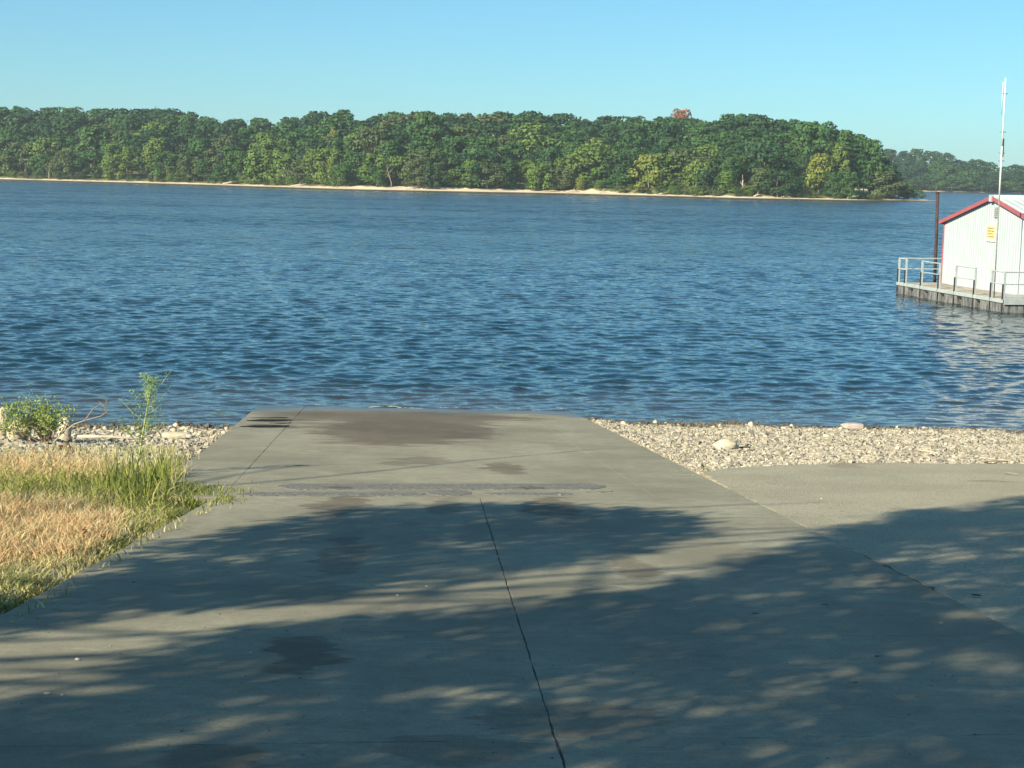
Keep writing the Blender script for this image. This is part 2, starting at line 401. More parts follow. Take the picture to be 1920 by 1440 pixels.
# ------------------------------------------------------------------ ramp and apron slabs
ramp = empty('boat_ramp', (0, 0, 0), kind='structure', label='concrete boat ramp and apron sloping into the lake')
def slab(edge_pts, name='concrete_slab', dz=0.0, thick=.12, m='concrete', jit=.003, step=.10, bev=.0012, parent=ramp, **pr):
    """edge_pts: corners (x,y) counter-clockwise; a thick slab with slightly ragged, chamfered edges"""
    P = []
    for i in range(len(edge_pts)):
        a = np.array(edge_pts[i], float); b = np.array(edge_pts[(i + 1) % len(edge_pts)], float)
        n = max(1, int(np.linalg.norm(b - a) / step))
        for k in range(n):
            p = a + (b - a) * k / n
            P.append(p + (rng.normal(size=2) * jit if k else 0))
    P = np.array(P); n = len(P); c = P.mean(0)
    nx = np.roll(P, -1, 0) - np.roll(P, 1, 0); nrm = np.stack([-nx[:, 1], nx[:, 0]], 1); nrm /= np.linalg.norm(nrm, axis=1)[:, None] + 1e-9
    inn = P + nrm * bev
    zt = lambda Q: plane_z(Q[:, 0], Q[:, 1]) + dz
    V = np.concatenate([np.c_[inn, zt(inn)], np.c_[P, zt(P) - bev], np.c_[P, zt(P) - thick]])
    F = [list(range(n))]
    for k in range(n):
        k2 = (k + 1) % n
        F += [[k2, k, n + k, n + k2], [n + k2, n + k, 2 * n + k, 2 * n + k2]]
    return put(name, mesh(name, [(V, F)], M[m]), parent, **pr)
XR = lambda y: 3.70 - .074 * y
XI = lambda y: 2.82 - .080 * y
XJ = lambda y: -1.57 - .0827 * y
XLf = lambda y: -2.09 - .096 * y
XC = lambda y: .572 - .0546 * y
JA = lambda x: 15.98 + .165 * x
JB = lambda x: 6.48 + .1227 * x
JM = lambda x: 8.85 + .06 * x
g = .0045
ye = 41.0
slab([(XLf(15.35), JA(-3.5) + g), (XJ(15.4) - g, JA(-2.85) + g), (XJ(ye) - g, ye), (XLf(ye), ye)], dz=.002)
slab([(XJ(15.5) + g, JA(-2.8) + g), (XI(16.2) - g * .4, JA(1.5) + g), (XI(ye) - g * .4, ye), (XJ(ye) + g, ye)])
slab([(XI(16.2) + g * .4, JA(1.52) + g), (XR(16.4), JA(2.49) + g), (XR(ye), ye), (XI(ye) + g * .4, ye)])
L0 = -2.95
slab([(L0, JM(L0) + .003), (XC(8.9) - g, JM(.1) + .003), (XC(15.95) - g, JA(-.3) - .014), (-2.9, JA(-2.9) - .014)])
slab([(XC(8.9) + g, JM(.1) + .003), (XR(9.1), JM(3.0) + .003), (XR(16.35), JA(2.48) - .014), (XC(15.95) + g, JA(-.28) - .014)], dz=.001)
slab([(L0, JB(L0) + g * .6), (XC(6.5) - g, JB(.2) + g * .6), (XC(8.9) - g, JM(.1) - .003), (L0, JM(L0) - .003)])
slab([(XC(6.5) + g, JB(.2) + g * .6), (XR(6.9), JB(3.2) + g * .6), (XR(9.0), JM(3.03) - .003), (XC(8.9) + g, JM(.1) - .003)], dz=.001)
slab([(L0 - .1, -4), (XC(-4) - g, -4), (XC(6.5) - g, JB(.2) - g * .6), (L0, JB(L0) - g * .6)])
slab([(XC(-4) + g, -4), (XR(-4), -4), (XR(6.8), JB(3.2) - g * .6), (XC(6.5) + g, JB(.2) - g * .6)], dz=.001)
M['tar'] = simple('tar_joint', (.07, .07, .062), (.15, .14, .115), 12, .9, .2, .01)
slab([(-2.9, -3.9), (XR(-4) - .1, -3.9), (XR(ye) - .1, ye - .1), (XLf(ye) + .1, ye - .1), (XLf(16) + .1, 15.6), (-2.8, 15.6), (-2.8, 14)], 'joint_filler', dz=-.006, thick=.05, m='tar', step=5)
# rough asphalt patch over the broken joint
def ribbon(px0, px1, pyt, pyb, dz, rag, dark=False):
    xsn = np.arange(px0, px1, 7.0); top = []; bot = []
    for x in xsn:
        e = min(1, (x - px0) / 30 + .15, (px1 - x) / 30 + .15); mid = (pyt + pyb) / 2 + math.sin(x * .02) * 1
        top.append(on_plane(x, mid + (pyt - mid) * e + rng.normal() * rag)[:2]); bot.append(on_plane(x, mid + (pyb - mid) * e + rng.normal() * rag)[:2])
    return bot + top[::-1]
slab(ribbon(520, 1138, 907.5, 918, 0, .25), 'asphalt_patch', dz=.005, thick=.014, m='patch', jit=.008, step=.09, bev=.004, label='rough grey asphalt patch across the ramp joint')
slab(ribbon(440, 800, 923, 930, 0, .3), 'asphalt_patch', dz=.004, thick=.012, m='patch', jit=.008, step=.09, bev=.004)
slab(ribbon(800, 890, 919, 930, 0, .3), 'asphalt_patch', dz=.004, thick=.012, m='patch', jit=.008, step=.09, bev=.004)
slab(ribbon(905, 1080, 924, 928.5, 0, .3), 'asphalt_patch', dz=.004, thick=.012, m='patch', jit=.008, step=.09, bev=.004)
slab(ribbon(1100, 1150, 921, 924, 0, .5), 'asphalt_patch', dz=.004, thick=.012, m='patch', jit=.01, step=.06, bev=.004)
slab(ribbon(603, 665, 912.5, 917.5, 0, .4), 'pothole_fill', dz=.009, thick=.003, m='tar', jit=.01, step=.06, bev=.001)
slab(ribbon(965, 1022, 913, 918, 0, .4), 'pothole_fill', dz=.009, thick=.003, m='tar', jit=.01, step=.06, bev=.001)

M['near_black'] = simple('near_black', (.012, .012, .012), (.03, .03, .028), 12, .95, .05)
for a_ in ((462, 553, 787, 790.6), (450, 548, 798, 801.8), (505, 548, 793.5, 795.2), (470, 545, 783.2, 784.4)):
    slab(ribbon(*a_, 0, .15), 'dark_strip', dz=.008, thick=.005, m='near_black', jit=.006, step=.08, bev=.001)  # thin near-black strips laid on top as dark lines across the left strip
# asphalt lot to the right
edge = [on_plane(a, b)[:2] for a, b in ((1318, 884), (1345, 879), (1400, 873), (1500, 869), (1600, 866), (1700, 866), (1800, 868), (1920, 868))]
lot = [(XR(-4) + .02, -4), (60, -4), (60, 21.5), (edge[-1][0] + 4, edge[-1][1] + .2)] + [tuple(e) for e in edge[::-1]] + [(XR(y) + .025, y) for y in (17.6, 15, 12, 10, 8, 6, 3, 0)]
o = slab(lot, 'asphalt_lot', dz=-.012, thick=.10, m='asphalt', jit=.018, step=.14, bev=.002, parent=None, kind='structure', label='weathered asphalt lot beside the ramp')

# ------------------------------------------------------------------ gravel
def gravel(name, n, test, size, label, seed, ymin, ymax, xmin, xmax):
    r = np.random.default_rng(seed)
    x = r.uniform(xmin, xmax, n * 4); y = r.uniform(ymin, ymax, n * 4)
    k = test(x, y, r); x = x[k][:n]; y = y[k][:n]; n = len(x)
    z = ground_z(x, y) - .004
    s = size * np.exp(np.clip(r.normal(size=n), -2, 2) * .36)
    c = np.array([[-1, -1, -1], [1, -1, -1], [1, 1, -1], [-1, 1, -1], [-1, -1, 1], [1, -1, 1], [1, 1, 1], [-1, 1, 1]], float)
    V = c[None] * (1 + r.normal(size=(n, 8, 1)) * .10) * np.stack([r.uniform(.7, 1.3, n), r.uniform(.6, 1.1, n), r.uniform(.35, .75, n)], 1)[:, None]
    V[:, 4:, :2] *= r.uniform(.45, .9, (n, 4, 1)); V[:, :4, :2] *= r.uniform(.6, 1, (n, 4, 1))
    V += r.normal(size=(n, 8, 3)) * .10
    a = r.uniform(0, 6.28, n); t = r.normal(size=n) * .35
    ct, st = np.cos(t)[:, None], np.sin(t)[:, None]
    Vy = V[..., 1] * ct - V[..., 2] * st; Vz = V[..., 1] * st + V[..., 2] * ct
    c_, s_ = np.cos(a)[:, None], np.sin(a)[:, None]
    Vx = V[..., 0] * c_ - Vy * s_; Vy = V[..., 0] * s_ + Vy * c_
    W = np.stack([Vx, Vy, Vz], -1) * s[:, None, None] * .5
    W += np.stack([x, y, z + s * .22], 1)[:, None]
    F = (BOXF[None] + (np.arange(n) * 8)[:, None, None]).reshape(-1, 4)
    me = mesh(name, [(W.reshape(-1, 3), F)], M['gravel'], False, np.repeat(r.random(n), 8))
    return put(name, me, kind='stuff', label=label)
def lot_edge_y(x): return np.interp(x, [e[0] for e in edge], [e[1] for e in edge])
def test_r(x, y, r):
    return (x > ramp_r(y) + .02) & (y > np.where(x < edge[0][0], 17.0, lot_edge_y(x) - .06)) & (plane_z(x, y) > -.05)
gravel('gravel', 46000, test_r, .039, 'pale crushed limestone gravel between the asphalt and the water', 1, 17, 33.2, 1.2, 16)
gravel('fine_gravel', 20000, lambda x, y, r: test_r(x, y, r) & (y < lot_edge_y(np.maximum(x, edge[0][0])) + r.random(len(x)) ** 2 * 5), .028, 'fine tan gravel along the edge of the asphalt', 2, 17, 26, 1.2, 14)
def test_l(x, y, r):
    px, py = project(x, y, ground_z(x, y)); lim = 868 - np.clip((px - 200) / 160, 0, 1) * 26
    return (x < ramp_l(y) + .06) & ((py < lim + 12) | (r.random(len(x)) < .12)) & (y < 31.6)
gravel('gravel', 20000, test_l, .050, 'pale broken limestone on the bank left of the ramp', 3, 17, 31.6, -15, -3.5)

# bigger single stones
sr_ = np.random.default_rng(11)
M['rock_pale'] = simple('pale_limestone', (.50, .42, .29), (.64, .57, .44), 5, .85, .25, .02)
M['rock_grey'] = simple('grey_limestone', (.36, .34, .29), (.52, .49, .41), 6, .85, .25, .02)
M['rock_pink'] = simple('pinkish_stone', (.42, .33, .28), (.52, .44, .38), 6, .85, .25, .02)
def stone(px, py, w, h, label, m='rock_pale', cat='rock', name='boulder', dy=.7, rz=0, angular=False, rough=.18, group=None, sub=3):
    p = on_ground(px, py); s = p[1] / FPX
    me = mesh(name, [rock(sr_, w * s / 2, w * s / 2 * dy, h * s / 1.75, rough, sub, angular)], M[m], not angular)
    o = put(name, me, label=label, category=cat); o.location = p - [0, 0, .015]; o.rotation_euler = (0, 0, rz)
    if group: o['group'] = group
    return o
stone(122, 824, 28, 46, 'pale upright boulder behind the right side of the shrub', rough=.15)
stone(36, 826, 42, 42, 'low tan boulder showing through the left part of the shrub', rough=.3)
stone(2, 818, 40, 66, 'big tan boulder cut by the left edge of the photo', rough=.25)
stone(331, 819, 56, 11, 'flat pale stone slab lying in the gravel left of the ramp', angular=True, dy=.55, rz=.05, name='stone_slab', sub=2, rough=.08)
stone(1362, 843, 50, 20, 'single pale cream rock on the gravel right of the ramp', angular=False, dy=.6, rough=.3)
stone(1600, 804, 42, 13, 'pinkish flat stone at the water edge on the right', 'rock_pink', angular=True, dy=.6, rough=.1, sub=2)
for i in range(46):
    if i < 30: px = sr_.uniform(130, 445); py = 797 + sr_.uniform(0, 22) + (px < 250) * 3 - max(0, px - 380) * .08
    else: px = sr_.uniform(1130, 1915); py = 787 + (px - 1110) * .023 + sr_.uniform(0, 8)
    w = sr_.uniform(9, 17)
    left = px < 500
    stone(px, py + 2, w, w * .5, 'small pale stone among the waterline gravel left of the ramp' if left else 'small pale stone among the waterline gravel right of the ramp',
          'rock_pale' if sr_.random() < .7 else 'rock_grey', 'stone', 'stone', rz=sr_.uniform(0, 3), rough=.3, sub=1,
          group='small waterline stones left of the ramp' if left else 'small waterline stones right of the ramp')

# ------------------------------------------------------------------ lake
def lake():
    ys = [24.0]
    while ys[-1] < 430: ys.append(ys[-1] + (.0024 + .0085 * float(sstep(80, 240, ys[-1]))) * ys[-1])
    while ys[-1] < 7000: ys.append(ys[-1] * 1.12)
    ys = np.array(ys)
    ts = np.concatenate([[-5, -3, -2, -1.3, -.9, -.65, -.5], np.arange(-.43, .4301, .0013), [.5, .65, .9, 1.3, 2, 3, 5]])
    T, Y = np.meshgrid(ts, ys); X = T * Y; Z = np.zeros_like(X)
    r = np.random.default_rng(5); dyl = np.gradient(ys)[:, None] * np.ones_like(X)
    dense = (np.abs(T) < .44)
    DX = np.zeros_like(X); DY = np.zeros_like(X)
    nc = 110; lam = np.exp(r.uniform(math.log(.18), math.log(1.2), nc)); th = -math.pi / 2 + .25 + r.normal(size=nc) * .48
    gust = 1 + .16 * np.sin(X * .045 + Y * .02 + 1) * np.sin(Y * .05 - X * .013) + .1 * np.sin(X * .11 - Y * .07)
    for i in range(nc):
        k = 2 * math.pi / lam[i]; sl_ = .0108 * (.9 if lam[i] < .42 else 1.7 if lam[i] < 1.15 else 1.0)
        att = np.clip(((lam[i] / (dyl * 2.3)) - 1) * .6, 0, 1) * np.clip(lam[i] / (Y * .0013 * 3) - 1, 0, 1)
        ph = k * (X * math.cos(th[i]) + Y * math.sin(th[i])) + r.uniform(0, 6.28)
        a = sl_ / k * att; Z += a * (np.cos(ph) + .36 * np.sin(2 * ph))       # steep face towards the near shore
        DX -= .6 * a * math.cos(th[i]) * np.sin(ph); DY -= .6 * a * math.sin(th[i]) * np.sin(ph)
    calm = (.40 + .60 * sstep(32.2, 36.5, Y)) * gust * dense
    V = np.stack([X + DX * calm, Y + DY * calm, Z * calm], -1).reshape(-1, 3)
    nx = len(ts); i = (np.arange(len(ys) - 1)[:, None] * nx + np.arange(nx - 1)[None]).ravel()
    return put('lake_water', mesh('lake_water', [(V, np.stack([i, i + 1, i + nx + 1, i + nx], 1))], M['water'], True), kind='structure', label='wind-rippled blue lake water')
lake()

# ------------------------------------------------------------------ far shore
W_PX = [(-700, 316), (-350, 327), (0, 337), (160, 341), (320, 345.5), (480, 350.5), (640, 355.5), (853, 360), (1067, 364), (1280, 369.5), (1393, 372.5), (1500, 374.5), (1600, 376.5), (1705, 377)]
W = np.array([at_z(a, b)[:2] for a, b in W_PX]); W = W[np.argsort(W[:, 0])]
ends_x = W[-1, 0]
def shore_y(x): return np.interp(x, W[:, 0], W[:, 1]) + np.sin(x * .21) * .8 + np.sin(x * .073 + 1) * 1.2
def depth_max(x): return np.interp(x, [40, 60, ends_x - 14, ends_x, ends_x + 8], [900, 300, 30, 9, 4])
BANK = lambda x: np.interp(x, [-60, -20, 5, 20, 45, 70, 90, 105], [.0, .25, .1, .9, 1.3, 1.4, .6, .0])
def far_z(x, d):
    prof = np.interp(d, [-6, 0, 7, 11, 16, 30, 60, 120, 300, 900], [-1.2, 0, .55, .9, 1.0, 1.9, 3.6, 6.5, 9, 14])
    z = prof + BANK(x) * sstep(6, 13, d)
    return z
def land(name, x0, x1, sy, dm, zf, step, label, tintf):
    xx = np.arange(x0, x1 + step, step); ds = np.array([-6, -2, 0, 1.5, 3, 5, 7, 9, 11, 13, 16, 22, 30, 42, 60, 85, 120, 180, 300, 600, 1200.])
    X = xx[:, None] * np.ones(len(ds)); D = np.minimum(ds[None], dm(X)); Y = sy(X) + ds[None] * np.where(ds[None] > dm(X), 0, 1) + np.where(ds[None] > dm(X), dm(X) + 3, 0)
    Z = np.where(ds[None] > dm(X), -1.5, zf(X, ds[None] * np.ones_like(X))) + np.where((ds[None] > 6), np.sin(X * .9) * np.sin(X * .37 + ds) * .18, 0)
    V = np.stack([X, Y, Z], -1).reshape(-1, 3); n = len(ds)
    i = (np.arange(len(xx) - 1)[:, None] * n + np.arange(n - 1)[None]).ravel()
    t = tintf(X, ds[None] * np.ones_like(X)).ravel()
    put(name, mesh(name, [(V, np.stack([i, i + n, i + n + 1, i + 1], 1))], M['far'], True, t), kind='structure', label=label)
BEACH_W = lambda x: np.interp(x, [-160, -60, -45, -20, 20, 40, 60, 80, 100], [6, 6, 9, 13, 9, 5.5, 6.5, 4, 4])
land('far_shore', -420, ends_x + 6, shore_y, depth_max, far_z, 2.0, 'wooded far shore with a pale sandy beach', lambda X, D: (D - BEACH_W(X)) / 6 + .5)
SY2 = 778.0
def shore2(x): return SY2 + np.sin(x * .03) * 6 + np.sin(x * .011) * 8
land('distant_shore', 60, 700, shore2, lambda x: 1e5 + 0 * x, lambda x, d: np.interp(d, [-6, 0, 7, 14, 40, 120, 900], [-1, 0, .6, 1.4, 3.5, 7, 15]), 5.0, 'more distant wooded shore behind the headland', lambda X, D: (D - 9) / 6 + .5)

# ---- tree crowns (unit height) shared between copies
def crown_mesh(name, seed, wid=.36, low=.14, nl=18, per=135, leaf=.026, shape='oak'):
    r = np.random.default_rng(seed); C = []; O = []
    for i in range(nl):
        h = low + (1 - low) * ((i + .5) / nl) ** .8 * .97
        t = (h - low) / (1 - low)
        if shape == 'oak': w = wid * (math.sin(math.pi * min(1, t * .78 + .2)) ** .6)
        elif shape == 'cone': w = wid * (1.05 - t) ** .8
        else: w = wid * (1 - abs(t - .35) ** 1.5)
        a = i * 2.399 + r.uniform(-.5, .5); q = w * r.uniform(.35, 1.0); lr = wid * r.uniform(.30, .52) * (1 - .30 * t)
        c = np.array([math.cos(a) * q, math.sin(a) * q, min(h, 1 - lr * .8)])
        n = r.normal(size=(per, 3)); n /= np.linalg.norm(n, axis=1)[:, None]; n[:, 2] = np.where(n[:, 2] < -.35, -n[:, 2], n[:, 2])
        C.append(c + n * lr * [1, 1, .82] * r.uniform(.82, 1.06, (per, 1)) + .12 * lr * np.sin(n * 9 + i)); O.append(n + (c - [0, 0, .5]) * .8)
    C = np.concatenate(C); O = np.concatenate(O)
    # loose sprays that break the outline
    k = r.integers(0, len(C), 220); O = np.concatenate([O, O[k]]); C = np.concatenate([C, C[k] + r.normal(size=(220, 3)) * [.03, .03, .014]])
    V, F = facing_leaves(C, O, leaf * r.uniform(.6, 1.35, len(C)), r, .38)
    return mesh(name, [(V, F)], M['leaf_mid'])
OAK = [crown_mesh('crown', 100 + i, wid=(.34, .40, .30, .44, .36)[i % 5], low=.16 + .05 * (i % 3), nl=20 + i % 5) for i in range(8)]
BUSHY = [crown_mesh('crown', 200 + i, wid=.52, low=.05, nl=16, per=130, leaf=.034, shape='bush') for i in range(4)]
CONE = [crown_mesh('crown', 300, wid=.30, low=.10, nl=20, per=90, shape='cone')]
SPARSE = [crown_mesh('crown', 400 + i, wid=.32, low=.45, nl=12, per=60, leaf=.024) for i in range(2)]
def trunk_mesh(seed, top=.75, r0=.022):
    r = np.random.default_rng(seed); parts = []
    main = [np.array([0, 0, -.06])]; 
    for k in range(1, 6): main.append(np.array([r.normal() * .012 * k, r.normal() * .012 * k, top * k / 5]))
    parts.append(tube(main, [r0 * (1.1 - .16 * k) for k in range(6)], 6))
    for k in range(5):
        b = main[2 + k % 3]; a = k * 1.3 + r.random(); e = b + np.array([math.cos(a) * .2, math.sin(a) * .2, .22])
        parts.append(tube([b, (b + e) / 2 + [0, 0, -.01], e], [r0 * .5, r0 * .32, r0 * .12], 5))
    return mesh('trunk', parts, M['bark'], True)
TRUNKS = [trunk_mesh(i) for i in range(3)]
tr = np.random.default_rng(21)
def make_tree(name, x, y, z, h, w, crown, m, label, group=None, cat='tree', bark='bark', stem=True):
    o = empty(name, (x, y, z), tr.uniform(0, 6.28), label=label, category=cat)
    o.scale = (w, w, h)
    if group: o['group'] = group
    c = put('crown', crown, o); c.material_slots[0].link = 'OBJECT'; c.material_slots[0].material = M[m]
    if stem:
        t = put('trunk', TRUNKS[tr.integers(0, 3)], o); t.material_slots[0].link = 'OBJECT'; t.material_slots[0].material = M[bark]
    return o
SKY_L = np.array([(-400, 205), (0, 198), (40, 202), (100, 203), (200, 208), (290, 205), (350, 213), (400, 221), (430, 225), (460, 222), (540, 222), (560, 223), (590, 212), (640, 208), (680, 221), (705, 221), (740, 214), (790, 208), (850, 217), (930, 210), (1000, 210), (1050, 214), (1090, 225), (1120, 220), (1200, 222), (1250, 219), (1310, 223), (1340, 221), (1400, 213), (1430, 214), (1480, 225), (1530, 221), (1560, 231), (1600, 243), (1640, 254), (1668, 266), (1690, 300), (1715, 340)], float)
SKY_R = np.array([(1600, 280), (1680, 283), (1750, 283), (1790, 287), (1830, 295), (1870, 306), (1920, 312), (2100, 315), (2400, 320)], float)
TXT = {'leaf_dark': 'dark green broadleaf tree in the dense wood on the far shore', 'leaf_mid': 'mid green broadleaf tree in the wood on the far shore',
       'leaf_olive': 'dull olive tree in the wood on the far shore', 'leaf_light': 'light green tree in the wood on the far shore'}
count = 0
PLACE = ['at the foot of the wood along'] * 2 + ['halfway up the wood of'] * 3 + ['on the skyline of'] * 2
SPECIAL = []      # px, top, base, width px, crown, material, label, depth
def special(px, top, d, wpx, crown, m, label, cat='tree', name='tree', bark='bark', second=False, stem=True):
    y = SY2 + d if second else None
    if y is None:
        x = (px - 960) / FPX * 420
        for _ in range(5): y = float(shore_y(x)) + d; x = at_y(px, top, y)[0]
    p = at_y(px, top, y); z = (far_z(np.array(p[0]), np.array(float(d))) if not second else 1.5)
    h = p[2] - float(z) + .1; w = wpx * y / FPX / (2 * .46)
    SPECIAL.append(px)
    return make_tree(name, p[0], y, float(z) - .1, h, w, crown, m, label, cat=cat, bark=bark, stem=stem)
layers = [(9, .33, 34, .5), (15, .48, 40, .55), (24, .62, 50, .6), (36, .76, 62, .6), (52, .88, 56, .6), (75, .955, 50, .62), (96, 1.0, 48, .6)]
for li, (d0, fr, spc, asp) in enumerate(layers):
    px = -150 + tr.uniform(0, 30)
    while px < 2080:
        px += spc * tr.uniform(.75, 1.25)
        if px > 1684 - li * 5: break
        if li == 0 and tr.random() < .35: continue
        d = d0 + tr.uniform(-3, 3) * (1 + li * .3)
        x = (px - 960) / FPX * 420
        for _ in range(4): y = float(shore_y(x)) + d; x = at_y(px, 300, y)[0]
        if depth_max(x) < d + 2: d = max(6, float(depth_max(x)) - 3); y = float(shore_y(x)) + d
        base = np.interp(px, [0, 640, 1280, 1700], [330, 348, 360, 368]); skyv = np.interp(px, SKY_L[:, 0], SKY_L[:, 1]) if px < 1520 else max(np.interp(px, SKY_L[:, 0], SKY_L[:, 1]), np.interp(px + 24, SKY_L[:, 0], SKY_L[:, 1]))
        f = fr + tr.normal() * (.05 if li < 5 else .012)
        if li >= 5: f = min(f, 1.02)
        top = base + f * (skyv - base)
        p = at_y(px, top, y); z = float(far_z(np.array(x), np.array(float(d)))); h = max(3.0, p[2] - z)
        wpx = spc * (tr.uniform(1.7, 3.0) if li >= 3 else tr.uniform(1.3, 2.8)) * (.62 if px > 1540 else 1)
        k = tr.random()
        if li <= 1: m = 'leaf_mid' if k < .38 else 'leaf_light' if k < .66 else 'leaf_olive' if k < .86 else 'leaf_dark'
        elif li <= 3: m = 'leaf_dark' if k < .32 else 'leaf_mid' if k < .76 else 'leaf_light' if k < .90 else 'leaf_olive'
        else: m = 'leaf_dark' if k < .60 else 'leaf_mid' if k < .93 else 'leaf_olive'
        crown = BUSHY[tr.integers(0, 4)] if li == 0 or (li == 1 and tr.random() < .5) else OAK[tr.integers(0, len(OAK))]
        kk = .52 if crown in BUSHY else .42
        wpx = min(wpx, h * 1.2 * 2 * kk * FPX / y)
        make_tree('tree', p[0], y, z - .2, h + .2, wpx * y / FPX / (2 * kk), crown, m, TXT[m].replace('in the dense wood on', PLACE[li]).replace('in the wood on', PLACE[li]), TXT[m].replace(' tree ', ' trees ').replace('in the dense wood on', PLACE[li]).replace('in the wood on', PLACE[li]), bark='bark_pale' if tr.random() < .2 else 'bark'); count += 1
for li, (d0, fr, spc) in enumerate([(12, .34, 26), (22, .55, 28), (36, .78, 30), (60, .97, 30)]):
    px = 1610
    while px < 2120:
        px += spc * tr.uniform(.75, 1.25); y = SY2 + d0 + tr.uniform(-4, 4)
        top = 356 + (fr + tr.normal() * .05) * (np.interp(px, SKY_R[:, 0], SKY_R[:, 1]) - 356)
        p = at_y(px, top, y); z = float(np.interp(d0, [0, 14, 40, 120], [0, 1.4, 3.5, 7]))
        cr_ = BUSHY[tr.integers(0, 4)] if li < 2 else OAK[tr.integers(0, len(OAK))]; m = tr.choice(['leaf_dark', 'leaf_mid', 'leaf_mid', 'leaf_light']) if li == 0 else tr.choice(['leaf_dark', 'leaf_dark', 'leaf_mid'])
        lab = {'leaf_dark': 'dark green tree on the distant shore beyond the headland', 'leaf_mid': 'mid green tree on the distant shore beyond the headland', 'leaf_light': 'light green tree on the distant shore beyond the headland'}[str(m)]
        make_tree('tree', p[0], y, z - .2, p[2] - z + .2, spc * tr.uniform(1.4, 2.0) * y / FPX / .88, cr_, str(m), lab, lab.replace(' tree ', ' trees '))
special(1277, 206, 108, 60, OAK[3], 'leaf_red', 'rust red tree top rising above the green skyline')
special(1218, 290, 9, 58, BUSHY[0], 'leaf_yellow', 'yellow green rounded tree at the beach right of the middle')
special(1088, 333, 8, 20, BUSHY[1], 'leaf_yellow', 'small bright lime green bush on the beach', 'bush', 'bush', stem=False)
special(1538, 288, 9, 62, OAK[1], 'leaf_yellow', 'tall yellow green tree near the right end of the headland')
special(1574, 270, 18, 52, OAK[2], 'leaf_light', 'light green tree rising behind the yellow green one near the headland end')
special(127, 282, 9, 52, BUSHY[2], 'leaf_olive', 'olive rounded tree at the beach on the far left')
special(625, 292, 8, 46, CONE[0], 'leaf_light', 'light green cone shaped tree standing on the beach left of the middle')
special(590, 280, 11, 50, OAK[3], 'leaf_light', 'light green tree just left of the cone shaped one')
special(1110, 270, 14, 100, OAK[3], 'leaf_light', 'broad light green tree above the beach bank, widest in the middle')
special(1310, 303, 9, 60, BUSHY[3], 'leaf_light', 'light green bushy tree left of the bare dead tree')
special(1370, 295, 11, 60, OAK[4], 'leaf_mid', 'full mid green tree directly left of the bare dead tree')
special(1660, 322, 8, 74, BUSHY[1], 'leaf_olive', 'wide olive willow at the tip of the headland')
special(1695, 345, 7, 34, BUSHY[2], 'leaf_olive', 'low olive bush outermost on the headland tip', 'bush', 'bush', stem=False)
special(290, 243, 22, 110, OAK[3], 'leaf_dark', 'very broad dark oak in the middle of the left wood')
special(505, 262, 18, 70, OAK[0], 'leaf_light', 'light green tree between the broad dark oak and the cone shaped tree')
special(700, 240, 26, 90, OAK[1], 'leaf_olive', 'olive brown crowned tree left of the tallest middle tree')
special(800, 209, 40, 90, OAK[2], 'leaf_mid', 'tall tree with pale stems standing out left of the middle', bark='bark_pale')
special(295, 203, 92, 30, SPARSE[1], 'leaf_dark', 'thin topped tree poking above the left skyline')
special(625, 240, 40, 30, OAK[5], 'leaf_yellow', 'small yellow crown high in the wood left of the middle')
# bare dead trees
def dead_tree(px, top, base, d, label, seed, lean=0, bm='bark_pale', fat=1.0):
    r = np.random.default_rng(seed); x = (px - 960) / FPX * 400
    for _ in range(4): y = float(shore_y(x)) + d; x = at_y(px, top, y)[0]
    z = float(far_z(np.array(x), np.array(float(d)))); h = at_y(px, top, y)[2] - z
    o = empty('dead_tree', (x, y, z), 0, label=label, category='tree')
    a = [np.array([0, 0, -.3])]
    for k in range(1, 6): a.append(np.array([lean * k / 5 + r.normal() * .1, r.normal() * .1, h * .8 * k / 5]))
    put('trunk', mesh('trunk', [tube(a, [q * fat for q in (.26, .22, .18, .15, .12, .08)], 7)], M[bm], True), o)
    for k in range(5):
        b = a[2 + k % 4]; an = r.uniform(0, 6.28); L = h * r.uniform(.25, .45); e = b + np.array([math.cos(an) * L * .6, math.sin(an) * L * .3, L * .8])
        put('limb', mesh('limb', [tube([b, (b + e) / 2 + r.normal(size=3) * .15, e], [.1, .07, .03], 5)], M[bm], True), o)
dead_tree(1393, 330, 372, 8, 'bare grey dead tree with forked limbs on the grassy bank', 1)
dead_tree(92, 300, 336, 7, 'bare brown dead tree beside the olive tree on the far left', 2, 0, 'bark', 1.2)
dead_tree(735, 298, 352, 8, 'leaning bare trunk at the wood edge left of the middle', 3, -1.2, 'bark', .8)
dead_tree(1052, 318, 362, 9, 'leaning bare trunk right of the middle beneath light green trees', 4, -1.6, 'bark', .8)
dead_tree(1470, 338, 372, 9, 'fallen grey dead tree with low spreading limbs near the headland end', 5, 1.5)
# shore brush
px = -60; i = 0
while px < 1720:
    px += tr.uniform(9, 30) * (.6 if px > 1000 else 1); d = float(BEACH_W((px - 960) / FPX * 400)) + tr.uniform(-1.5, 4); x = (px - 960) / FPX * 400
    for _ in range(3): y = float(shore_y(x)) + d; x = at_y(px, 350, y)[0]
    z = float(far_z(np.array(x), np.array(float(d)))); m = tr.choice(['leaf_olive', 'leaf_mid', 'leaf_olive', 'leaf_dark', 'leaf_light'])
    h = tr.uniform(1.0, 2.6); nm = {'leaf_olive': 'dull olive', 'leaf_mid': 'mid green', 'leaf_dark': 'dark green', 'leaf_light': 'light green'}[str(m)]
    make_tree('bush', x, y, z - .1, h, h * tr.uniform(.9, 1.8), BUSHY[tr.integers(0, 4)], str(m), nm + ' low bush along the top of the far beach', nm + ' bushes along the far beach', 'bush', stem=False)
